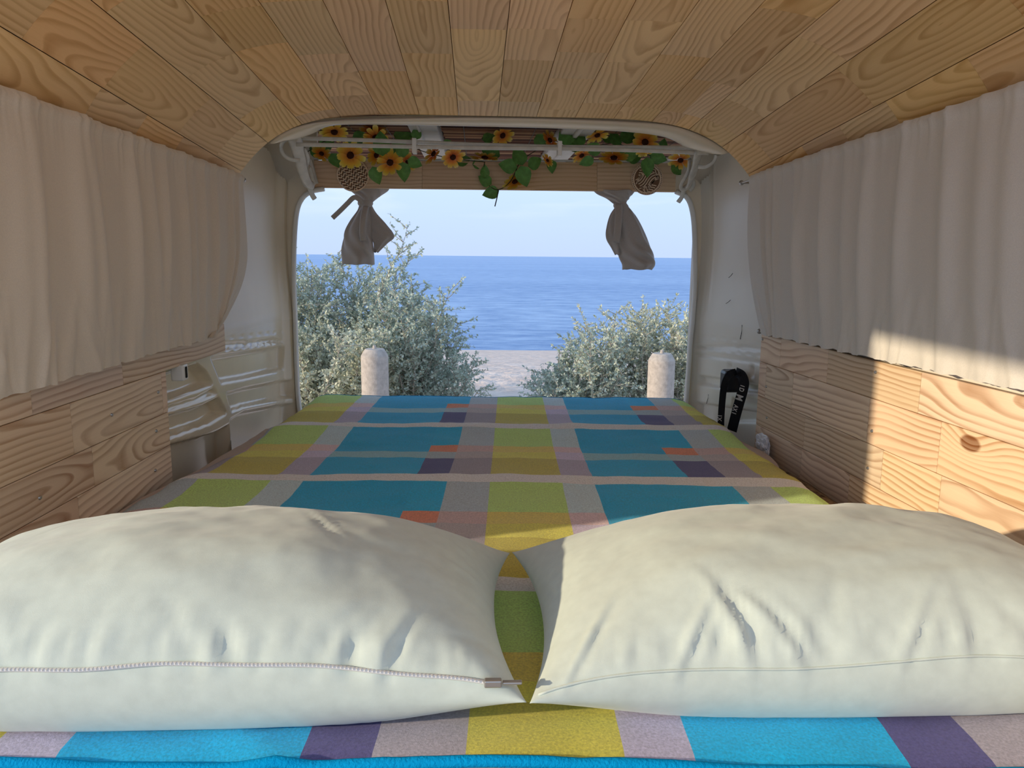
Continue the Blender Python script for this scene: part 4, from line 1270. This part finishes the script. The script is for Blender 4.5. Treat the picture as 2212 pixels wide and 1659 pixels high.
# ---- flower garland
G = empty('flower_garland', at_y(1075, 345, 2.86))
tag(G, 'garland of yellow orange silk flowers and green leaves draped over the pine board', 'garland')
def flower_mesh(seed):
    rs = random.Random(seed); bmx = bmesh.new(); n = rs.choice([9, 10, 11])
    for layer in range(1):
        for k_ in range(n):
            a = 2 * math.pi * (k_ + 0.5 * layer + rs.uniform(-.12, .12)) / n
            ln = 0.042 * rs.uniform(0.88, 1.08) * (1 - 0.06 * layer); wd = 0.0088 * rs.uniform(0.9, 1.15)
            cup = rs.uniform(0.10, 0.42) + 0.15 * layer
            ca, sa = math.cos(a), math.sin(a)
            prof = ((0.010, 0.35), (0.020, 0.85), (0.030, 1.0), (0.038, 0.85), (1.0, 0.25))
            rows = []
            for r_, w_ in prof:
                r_ = ln if r_ == 1.0 else r_ * ln / 0.042
                z = 0.35 * cup * r_ + 6.0 * cup * r_ * r_ * 0.6 - layer * 0.002
                row = []
                for s_, dz in ((-1, 0.0012), (0, -0.001), (1, 0.0012)):
                    rr = r_ - (0.003 if (s_ == 0 and r_ == ln) else 0)
                    row.append(bmx.verts.new((ca * rr - sa * s_ * wd * w_, sa * rr + ca * s_ * wd * w_, z + dz)))
                rows.append(row)
            for p, q in zip(rows[:-1], rows[1:]):
                for i in range(2): bmx.faces.new((p[i], p[i + 1], q[i + 1], q[i]))
    me = bpy.data.meshes.new('flower'); bmx.to_mesh(me); bmx.free(); me.materials.append(M['petal'])
    me.polygons.foreach_set('use_smooth', [True] * len(me.polygons))
    return me
FM = [flower_mesh(i) for i in range(5)]
bmx = bmesh.new(); bmesh.ops.create_icosphere(bmx, subdivisions=2, radius=0.0105)
for v in bmx.verts: v.co.z = v.co.z * 0.55 + 0.003; v.co *= 1 + 0.10 * noise.noise(v.co * 900)
CM = bpy.data.meshes.new('flower_centre'); bmx.to_mesh(CM); bmx.free(); CM.materials.append(M['centre'])
def flower(x, y, d, Y, face, i):
    """face: direction the flower looks (world)"""
    p = at_y(x, y, Y)
    q = Vector(face).normalized().to_track_quat('Z', 'Y')
    s = d / FPX * Y / 0.070
    o = bpy.data.objects.new('flower', FM[i % 5]); COL.objects.link(o)
    o.matrix_world = Matrix.Translation(p) @ q.to_matrix().to_4x4() @ Matrix.Rotation(i * 1.1, 4, 'Z') @ Matrix.Scale(s, 4)
    setparent(o, G)
    c = bpy.data.objects.new('flower_centre', CM); COL.objects.link(c); c.parent = o
    return o
fw = [(722, 284, 50, 2.80, (0.1, -0.5, -0.9)), (806, 283, 50, 2.78, (0.2, -0.7, 0.5)), (812, 297, 48, 2.76, (0, -0.8, -0.6)), (757, 336, 52, 2.72, (0.15, -1, 0.1)),
      (843, 352, 50, 2.72, (-0.1, -1, 0.3)), (694, 333, 36, 2.84, (0.3, -0.6, 0.5)), (814, 336, 42, 2.80, (-0.4, -0.8, 0.3)), (938, 333, 44, 2.78, (-0.7, -0.5, 0.4)),
      (978, 339, 44, 2.80, (0.3, -0.7, -0.6)), (1047, 343, 52, 2.82, (0.05, -0.35, 0.9)), (1085, 292, 44, 2.84, (0.4, -0.6, -0.5)), (1187, 304, 40, 2.80, (0.5, -0.6, 0.4)),
      (1290, 291, 42, 2.80, (0.2, -0.4, -0.8)), (1393, 308, 50, 2.74, (0, -0.95, 0.2)), (1256, 335, 38, 2.80, (0.3, -0.5, -0.8)), (1326, 343, 52, 2.78, (-0.1, -0.6, 0.8)),
      (1392, 324, 34, 2.75, (0, -0.5, -0.9)), (1470, 345, 44, 2.78, (-0.2, -0.5, -0.7)), (1113, 394, 46, 2.86, (-0.4, -0.6, 0.7)), (880, 350, 34, 2.82, (0.3, -0.8, -0.3)), (1182, 347, 26, 2.84, (0.5, -0.5, 0.3))]
for i, a in enumerate(fw): flower(*a, i)
bmx = bmesh.new()
n = 7; rows = []
for k_ in range(n):
    t = k_ / (n - 1); w_ = 0.021 * math.sin(math.pi * min(1, t ** 0.7)) ** 0.85
    rows.append([bmx.verts.new((s_ * w_, t * 0.055, -0.006 * abs(s_) * 0 - 0.010 * t * t + (0.004 * abs(s_)))) for s_ in (-1, -0.5, 0, 0.5, 1)])
for p, q in zip(rows[:-1], rows[1:]):
    for i in range(4): bmx.faces.new((p[i], p[i + 1], q[i + 1], q[i]))
LM = bpy.data.meshes.new('leaf'); bmx.to_mesh(LM); bmx.free(); LM.materials.append(M['fleaf'])
LM.polygons.foreach_set('use_smooth', [True] * len(LM.polygons))
rl = random.Random(3)
lv = [(827, 337, 60, 2.70, 95), (805, 360, 46, 2.74, -70), (872, 340, 44, 2.72, 100), (868, 350, 50, 2.74, -80), (880, 345, 40, 2.72, -20), (898, 302, 34, 2.74, 80), (772, 318, 36, 2.82, 170), (716, 332, 40, 2.82, -60),
      (1042, 303, 36, 2.86, 20), (1128, 358, 52, 2.80, 110), (1118, 362, 50, 2.80, 170), (1124, 358, 56, 2.80, -70), (1140, 360, 44, 2.82, 30), (1046, 385, 34, 2.86, 85), (1062, 398, 40, 2.86, 150), (1078, 412, 44, 2.87, -165),
      (1205, 302, 56, 2.78, 20), (1248, 318, 56, 2.80, 90), (1228, 308, 46, 2.82, -20), (1330, 318, 48, 2.82, 95), (1340, 305, 50, 2.80, 30), (1300, 325, 46, 2.78, 170), (1282, 340, 40, 2.80, -150), (1376, 338, 50, 2.78, 160),
      (1397, 340, 50, 2.76, -85), (1405, 335, 44, 2.77, -20), (1432, 350, 40, 2.80, 150), (1450, 352, 44, 2.80, -40), (1428, 330, 36, 2.82, 80), (1192, 346, 34, 2.86, -90), (690, 320, 44, 2.88, 30), (668, 320, 46, 2.90, -20), (760, 300, 46, 2.90, 10),
      (850, 292, 50, 2.92, 0), (985, 352, 40, 2.90, 20), (1080, 338, 50, 2.92, 160), (1300, 300, 40, 2.92, 10), (1160, 290, 44, 2.88, -60), (840, 322, 34, 2.86, 10), (955, 310, 30, 2.92, 0), (1020, 355, 34, 2.90, 5), (1355, 345, 40, 2.88, 15)]
for x, y, d, Y, ang in lv:
    o = bpy.data.objects.new('leaf', LM); COL.objects.link(o)
    s = d / FPX * Y / 0.066
    p = at_y(x, y, Y)
    # local y along the leaf, z towards the viewer
    a = math.radians(ang)
    ya = Vector((math.cos(a), rl.uniform(-.3, .3), math.sin(a))).normalized()
    za = Vector((rl.uniform(-.4, .4), -1, rl.uniform(-.5, .3)))
    xa_ = ya.cross(za).normalized(); za = xa_.cross(ya)
    o.matrix_world = Matrix.Translation(p) @ Matrix((xa_, ya, za)).transposed().to_4x4() @ Matrix.Scale(s, 4)
    setparent(o, G)
bmx = bmesh.new()
def vn(l, r=0.0016): tube(bmx, smooth_path([at_y(*q) for q in l], 6), r, 6)
vn([(660, 330, 2.88), (720, 300, 2.86), (800, 320, 2.86), (870, 315, 2.87), (940, 335, 2.87), (1000, 345, 2.88), (1047, 350, 2.86)])
vn([(1047, 350, 2.85), (1044, 370, 2.865), (1046, 390, 2.868), (1058, 402, 2.868), (1073, 410, 2.868), (1090, 404, 2.868), (1105, 388, 2.866), (1114, 370, 2.86), (1122, 350, 2.86)], 0.0020)
vn([(1076, 411, 2.868), (1074, 425, 2.866), (1069, 446, 2.866)], 0.0022)
vn([(1122, 350, 2.86), (1150, 330, 2.88), (1200, 305, 2.86), (1260, 320, 2.86), (1330, 310, 2.86), (1400, 335, 2.86), (1480, 340, 2.86)])
vn([(1040, 300, 2.92), (1060, 282, 2.94), (1085, 285, 2.90)]); vn([(1160, 285, 2.90), (1180, 290, 2.86), (1200, 300, 2.84)])
setparent(bobj('vine', bmx, M['vine'], smooth=True), G)

# ---- knotted curtains hanging behind the beam
def knotted(name, label, secs, tails, Y):
    """secs: (px, py, half width px, depth m, pleats, amp)"""
    root = empty(name, at_y(secs[0][0][0], secs[0][0][1], Y))
    tag(root, label, 'tied curtain')
    for nm, sec in zip(('gathered_top', 'knot', 'drape', 'flap'), secs):
        bmx = bmesh.new(); n = 56
        # resample smoothly
        P = smooth_path([Vector((s[0], s[1], s[2])) for s in sec], 7)
        Q = smooth_path([Vector((s[3], s[4], s[5])) for s in sec], 7)
        rings = []
        for (p, q) in zip(P, Q):
            c = at_y(p.x, p.y, Y); hw = p.z / FPX * Y
            ring = []
            for k_ in range(n):
                a = 2 * math.pi * k_ / n
                f = 1 + q.z * math.cos(q.y * a + 0.7) * (0.6 + 0.4 * math.sin(3 * a + p.y * 0.02))
                ring.append(bmx.verts.new(c + Vector((math.cos(a) * hw * (1 + 0.25 * (f - 1)), math.sin(a) * q.x * f + 0.25 * q.x * math.sin(a * 2), 0.003 * math.sin(5 * a) * q.z * 3))))
            rings.append(ring)
        for a_, b_ in zip(rings[:-1], rings[1:]):
            for k_ in range(n): bmx.faces.new((a_[k_], a_[(k_ + 1) % n], b_[(k_ + 1) % n], b_[k_]))
        if nm == 'knot':
            bmx.faces.new(rings[0]); bmx.faces.new(rings[-1][::-1])
        else:
            # hollow cloth: turn a short hem inwards at the open end
            inner = [bmx.verts.new(v.co + Vector((0, 0, 0.012)) + (rings[-1][0].co.lerp(rings[-1][n // 2].co, 0.5) - v.co) * 0.10) for v in rings[-1]]
            for k_ in range(n): bmx.faces.new((rings[-1][k_], rings[-1][(k_ + 1) % n], inner[(k_ + 1) % n], inner[k_]))
            bmx.faces.new(inner)
            bmx.faces.new(rings[0])
        bmesh.ops.recalc_face_normals(bmx, faces=bmx.faces[:])
        setparent(bobj(nm, bmx, M['tiecloth'], smooth=True), root)
    for t_ in tails:
        bmx = bmesh.new()
        tube(bmx, smooth_path([at_y(x, y, Y + dy) for x, y, dy in t_[0]], 6), t_[1], 8, flat=0.004, up=Vector((0, -1, 0)))
        setparent(bobj('tie_end', bmx, M['tiecloth'], smooth=True), root)
    return root
knotted('tied_curtain', 'taupe curtain tied in a knot with a loose tie end sticking out', [
    [(797, 402, 42, .035, 7, .20), (797, 412, 38, .034, 7, .22), (795, 424, 24, .028, 6, .25), (791, 436, 14, .02, 5, .2)],
    [(790, 426, 8, .012, 3, .1), (789, 432, 14, .022, 3, .12), (789, 440, 16, .026, 3, .14), (790, 447, 12, .02, 3, .1)],
    [(788, 440, 11, .02, 6, .2), (786, 455, 14, .024, 7, .24), (780, 475, 22, .032, 7, .26), (774, 500, 28, .042, 7, .24), (773, 530, 32, .05, 6, .22), (773, 555, 34, .055, 5, .20), (774, 571, 34, .056, 5, .2)],
    [(795, 440, 6, .008, 5, .2), (800, 460, 12, .010, 6, .24), (812, 485, 22, .013, 6, .22), (826, 510, 25, .016, 5, .2), (822, 525, 15, .014, 5, .2), (812, 545, 5, .008, 5, .2)],
], [([(782, 440, -.03), (775, 430, -.035), (764, 427, -.035), (750, 440, -.03), (735, 455, -.02), (718, 471, -.02)], 0.009), ([(790, 446, -.03), (785, 470, -.055), (783, 500, -.065), (785, 520, -.064)], 0.012)], 2.955)
knotted('tied_curtain', 'taupe curtain knotted with a long folded drape hanging free', [
    [(1325, 412, 44, .035, 7, .2), (1327, 420, 36, .034, 7, .22), (1334, 430, 22, .026, 6, .25), (1338, 440, 13, .02, 5, .2)],
    [(1338, 430, 9, .014, 3, .1), (1339, 438, 13, .022, 3, .12), (1341, 446, 16, .024, 3, .12), (1342, 453, 13, .02, 3, .1)],
    [(1344, 446, 13, .02, 6, .2), (1350, 465, 22, .026, 7, .22), (1358, 490, 28, .034, 7, .24), (1366, 520, 33, .042, 7, .24), (1374, 550, 37, .048, 6, .22), (1378, 570, 36, .05, 5, .2), (1375, 582, 32, .048, 5, .2)],
    [(1336, 446, 6, .008, 5, .2), (1332, 465, 14, .012, 6, .22), (1328, 490, 17, .016, 6, .22), (1325, 515, 16, .018, 5, .2), (1330, 535, 10, .014, 5, .2), (1334, 550, 6, .01, 5, .2)],
], [([(1336, 440, -.03), (1336, 470, -.05), (1334, 500, -.055), (1331, 524, -.055)], 0.014)], 2.92)

# ---- black latch cover and lanyard on the right pillar
pb = at_r(1588, 823, -0.012)
bm = bmesh.new(); box(bm, Vector((-0.042, -0.030, -0.034)), Vector((0.010, 0.030, 0.036)), 0.011)
o = bobj('latch_cover', bm, M['black'], smooth=False); o.location = pb
tag(o, 'black rounded plastic latch cover on the cream pillar', 'latch')
lan = empty('lanyard', at_r(1560, 905, -0.01)); tag(lan, 'black lanyard strap with white lettering looped over the latch', 'lanyard')
def ribbon(pts, w, nrm, th=0.0016):
    bmx = bmesh.new(); P = smooth_path(pts, 8); rows = []
    for i, p in enumerate(P):
        t = (P[min(i + 1, len(P) - 1)] - P[max(i - 1, 0)]).normalized()
        nn = (nrm - t * nrm.dot(t)).normalized(); s = t.cross(nn).normalized()
        rows.append([bmx.verts.new(p + s * (w / 2) * a + nn * th * b) for a, b in ((-1, 0), (1, 0), (1, 1), (-1, 1))])
    for a, b in zip(rows[:-1], rows[1:]):
        for k_ in range(4): bmx.faces.new((a[k_], a[(k_ + 1) % 4], b[(k_ + 1) % 4], b[k_]))
    bmx.faces.new(rows[0]); bmx.faces.new(rows[-1][::-1])
    bmesh.ops.recalc_face_normals(bmx, faces=bmx.faces[:])
    return bobj('strap', bmx, M['strap'])
NR = Vector((-0.55, -0.85, 0.05)).normalized()
lp = [at_r(1557, 930, -0.050), at_r(1558, 900, -0.050), at_r(1560, 870, -0.052), at_r(1563, 842, -0.056), at_r(1568, 822, -0.062), at_r(1577, 808, -0.060), at_r(1590, 803, -0.030)]
rp_ = [at_r(1590, 804, -0.026), at_r(1602, 811, -0.024), at_r(1607, 826, -0.026), at_r(1604, 845, -0.030), at_r(1597, 870, -0.032), at_r(1590, 895, -0.032), at_r(1581, 930, -0.032)]
s1 = setparent(ribbon(lp, 0.021, NR), lan); s2 = setparent(ribbon(rp_, 0.031, NR), lan)
DG = None
def letter(ch, px, nxt, size, parent, off, tw=1.0):
    cu = bpy.data.curves.new('letter', 'FONT'); cu.body = ch; cu.align_x = 'CENTER'; cu.align_y = 'CENTER'; cu.size = size; cu.extrude = 0.0003; cu.offset = size * 0.02
    to = bpy.data.objects.new('tmp', cu); COL.objects.link(to)
    dg = bpy.context.evaluated_depsgraph_get()
    me = bpy.data.meshes.new_from_object(to.evaluated_get(dg))
    bpy.data.objects.remove(to); me.materials.clear(); me.materials.append(M['print'])
    o = bpy.data.objects.new('letter', me); COL.objects.link(o)
    p = at_r(px[0], px[1], off); q = at_r(nxt[0], nxt[1], off)
    xa_ = (q - p).normalized()                     # reading direction
    za = (NR - xa_ * NR.dot(xa_)).normalized(); ya = za.cross(xa_)
    o.matrix_world = Matrix.Translation(p + za * 0.0125) @ Matrix((xa_, ya, za)).transposed().to_4x4() @ Matrix.Diagonal((tw, 1, 1, 1))
    setparent(o, parent)
rd = (-0.24, 1.0)
for ch, x, y, sz, tw in (('I', 1606.5, 830, 0.018, 1.0), ('D', 1604.5, 838, 0.020, 0.9), ('M', 1599.5, 855, 0.030, 0.9), ('A', 1592.5, 874, 0.019, 0.85), ('X', 1590, 881, 0.019, 0.85), ('I', 1588, 888.5, 0.019, 1.0)):
    letter(ch, (x, y), (x + rd[0] * 10, y + rd[1] * 10), sz, s2, -0.033, tw)
for ch, x, y in (('I', 1555.5, 897), ('X', 1555, 904)):
    letter(ch, (x + 2.5, y), (x + 3, y - 10), 0.018, s1, -0.051)

for a_, b_ in (((1603, 702), (1599, 733)), ((1578, 648), (1568, 656)), ((1583, 590), (1574, 600)), ((1526, 872), (1530, 852))):
    bm = bmesh.new(); tube(bm, [at_r(*a_, 0.014), at_r((a_[0] + b_[0]) / 2 + 1, (a_[1] + b_[1]) / 2, 0.013), at_r(*b_, 0.014)], 0.0011, 5, flat=0.0006)
    setparent(bobj('scratch', bm, M['dark']), wall_r)
# small clip on the bare metal by the left cladding
pc = at_l(393, 804, 0.004)
bm = bmesh.new(); box(bm, Vector((-0.022, -0.016, -0.020)), Vector((0.010, 0.016, 0.020)), 0.004)
tab = bobj('metal_tab', bm, M['trimpaint']); tab.location = pc
setparent(tab, wall_l); tab.matrix_parent_inverse = Matrix.Identity(4)
bm = bmesh.new(); box(bm, Vector((0.008, -0.006, -0.014)), Vector((0.0115, 0.006, 0.014)), 0.003)
sl = bobj('slot', bm, M['dark'], tab)

# crumpled plastic at the foot of the right cladding
def crumple():
    bmx = bmesh.new(); bmesh.ops.create_icosphere(bmx, subdivisions=4, radius=1.0)
    for v in bmx.verts:
        d = 1 + 0.45 * fbm(v.co.x * 1.7, v.co.y * 1.7, v.co.z * 1.7, 2) + 0.25 * abs(noise.noise(v.co * 4))
        v.co = Vector((v.co.x * 0.010, v.co.y * 0.040, v.co.z * 0.030)) * d
    o = bobj('plastic_bag', bmx, M['plastic'])
    o.location = at_r(1648, 962, -0.024)
    return o
tag(crumple(), 'crumpled white plastic bag tucked between the bed and the wall', 'bag')

# ---- concrete bollards outside
def bollard(px, top, Y, label):
    c = at_y(px, top, Y); r = 0.099; h = c.z
    root = empty('bollard', (c.x, Y + r, 0)); tag(root, label, 'bollard', 'concrete bollards behind the van')
    prof = [(0, -0.05), (r * 1.0, -0.05), (r, 0.3), (r, h - 0.055), (r * 0.97, h - 0.046), (r * 0.74, h - 0.006), (r * 0.68, h), (0, h + 0.001)]
    n = 40; vs = []; fs = []
    for R_, z in prof:
        for k_ in range(n):
            a = 2 * math.pi * k_ / n; vs.append((R_ * math.cos(a), R_ * math.sin(a), z))
    for j in range(len(prof) - 1):
        for k_ in range(n): fs.append((j * n + k_, j * n + (k_ + 1) % n, (j + 1) * n + (k_ + 1) % n, (j + 1) * n + k_))
    o = mesh('post', vs, fs, M['concrete'], root, smooth=True)
    try: o.data.set_sharp_from_angle(angle=math.radians(30))
    except Exception: pass
    bmx = bmesh.new(); bmesh.ops.create_cone(bmx, cap_ends=True, segments=14, radius1=0.016, radius2=0.012, depth=0.03, matrix=Matrix.Translation((0, 0, h + 0.010)))
    bobj('lifting_stub', bmx, M['concrete'], root)
bollard(805, 757, 5.5, 'pale concrete bollard with chamfered top before the taller bush')
bollard(1437, 767, 5.5, 'pale concrete bollard with chamfered top before the lower bush')

# ---- saltbushes
def saltbush(name, label, stems, mat, seed, leaf=0.031, dens=1.55, dead=0):
    """stems: list of (base xyz, tip xyz, spread)"""
    rs = np.random.RandomState(seed)
    base0 = Vector(stems[0][0]); root = empty(name, (base0.x, base0.y, 0))
    tag(root, label, 'bush', 'silvery bushes at the top of the beach')
    LV = []; bmx = bmesh.new()
    pos, dire = [], []
    def shoot(p, d, ln, r, lvl):
        n = max(4, int(ln / 0.06)); pts = [Vector(p)]; d = Vector(d).normalized()
        for i in range(n):
            d = (d + Vector(rs.normal(0, 0.10, 3)) + Vector((0, 0, 0.03))).normalized()
            pts.append(pts[-1] + d * (ln / n))
        tube(bmx, pts, [r * (1 - 0.8 * i / n) for i in range(n + 1)], 4, cap=False)
        if lvl == 0:
            for i in range(2, n + 1):
                for _ in range(2):
                    if rs.rand() < 0.9 * dens:
                        sd = Vector(rs.normal(0, 1, 3)); sd = (sd - d * sd.dot(d)).normalized()
                        shoot(pts[i], d * 0.55 + sd * 0.8, rs.uniform(0.14, 0.34) * (1.15 - 0.5 * i / n), r * 0.4, 1)
        a0 = 0.25 if lvl == 0 else 0.1
        L_ = sum(((b - a).length for a, b in zip(pts[:-1], pts[1:])))
        m_ = int(L_ / 0.0125 * dens) if lvl else int(L_ / 0.03 * dens)
        for _ in range(m_):
            t = a0 + (1 - a0) * rs.rand(); k_ = min(int(t * n), n - 1)
            q = pts[k_].lerp(pts[k_ + 1], t * n - k_)
            pos.append(q); dire.append(d)
    for b, t, sp in stems:
        v = Vector(t) - Vector(b)
        shoot(b, v, v.length, 0.010, 0)
    w = bobj('branches', bmx, M['twig'], smooth=True); setparent(w, root)
    pos = np.array([tuple(p) for p in pos]); dire = np.array([tuple(p) for p in dire]); n = len(pos)
    ld = dire * 0.7 + rs.normal(0, 0.75, (n, 3)); ld /= np.linalg.norm(ld, axis=1)[:, None]
    sd = np.cross(ld, rs.normal(0, 1, (n, 3))); sd /= np.linalg.norm(sd, axis=1)[:, None]
    sz = leaf * rs.uniform(0.55, 1.25, n)[:, None]
    nn = np.cross(ld, sd)
    v0 = pos; v1 = pos + ld * sz * 0.5 + sd * sz * 0.27 + nn * sz * 0.06; v2 = pos + ld * sz; v3 = pos + ld * sz * 0.5 - sd * sz * 0.27 + nn * sz * 0.06
    V = np.stack([v0, v1, v2, v3], 1).reshape(-1, 3)
    me = bpy.data.meshes.new('foliage')
    me.vertices.add(4 * n); me.vertices.foreach_set('co', V.astype(np.float32).ravel())
    me.loops.add(4 * n); me.loops.foreach_set('vertex_index', np.arange(4 * n, dtype=np.int32))
    me.polygons.add(n); me.polygons.foreach_set('loop_start', np.arange(0, 4 * n, 4, dtype=np.int32))
    me.polygons.foreach_set('loop_total', np.full(n, 4, dtype=np.int32))
    me.update(calc_edges=True); me.validate()
    f = link('foliage', me, mat); setparent(f, root); f['kind'] = 'stuff'
    if dead:
        bmx = bmesh.new()
        for _ in range(dead):
            s = stems[rs.randint(len(stems))]; p = Vector(s[0]).lerp(Vector(s[1]), rs.uniform(0.3, 0.9)); d = Vector((rs.normal(0, 0.8), -0.6, rs.uniform(0.1, 0.9))).normalized()
            pts = [p]
            for i in range(8): d = (d + Vector(rs.normal(0, 0.15, 3))).normalized(); pts.append(pts[-1] + d * 0.075)
            tube(bmx, pts, [0.004 * (1 - 0.09 * i) for i in range(9)], 4, cap=False)
        setparent(bobj('dead_twigs', bmx, M['twig'], smooth=True), root)
    return n
def stems_from(outline, Y, depth, n, seed, zlow=0.25):
    """outline: pixel top line [(x,y)...]; stems from the ground to points under it"""
    rs = random.Random(seed); ox = [p[0] for p in outline]; oy = [p[1] for p in outline]; out = []
    cx = (ox[0] + ox[-1]) / 2
    for i in range(n):
        x = rs.uniform(ox[0], ox[-1]); top = float(np.interp(x, ox, oy))
        Yp = Y + rs.uniform(-depth, depth)
        p = at_y(x, top, Yp)
        h = max(0.3, p.z) * (rs.uniform(0.55, 1.0) if i % 2 else rs.uniform(0.86, 1.0))
        tip = Vector((p.x, Yp, h))
        b = Vector((at_y(cx + (x - cx) * 0.55, top, Yp).x, Y + (Yp - Y) * 0.5, 0.0))
        out.append((b, tip, 0.2))
    return out
cnt = 0
cnt += saltbush('saltbush', 'tall silvery green bush behind the pillar, leafy to the ground', stems_from([(430, 560), (560, 545), (640, 545), (668, 520), (700, 545), (740, 575), (790, 560), (830, 540), (862, 490), (880, 468), (900, 560)], 7.3, 0.55, 62, 1), M['salt1'], 1, dead=26)
cnt += saltbush('saltbush', 'silvery green bush beside the sand path, sloping down to the sand', stems_from([(800, 640), (880, 615), (920, 635), (950, 665), (975, 710), (995, 770), (1010, 820)], 6.9, 0.5, 46, 2), M['salt1'], 2)
cnt += saltbush('saltbush', 'low pale leafy bush in front of the tall one, next to the bollard', stems_from([(560, 690), (640, 680), (700, 700), (760, 715), (800, 740), (850, 770)], 6.25, 0.3, 34, 3), M['salt2'], 3, leaf=0.036)
cnt += saltbush('saltbush', 'yellowish silvery bush rising behind the bollard next to the right pillar', stems_from([(1290, 690), (1310, 655), (1345, 668), (1375, 640), (1400, 665), (1435, 655), (1470, 675), (1520, 665), (1620, 660), (1700, 690)], 7.0, 0.5, 56, 4), M['salt2'], 4)
cnt += saltbush('saltbush', 'low grey green bush spilling over the edge of the sand path', stems_from([(1165, 830), (1195, 790), (1225, 760), (1260, 735), (1300, 715), (1340, 705)], 6.7, 0.5, 42, 5), M['salt1'], 5)
print('leaves', cnt)
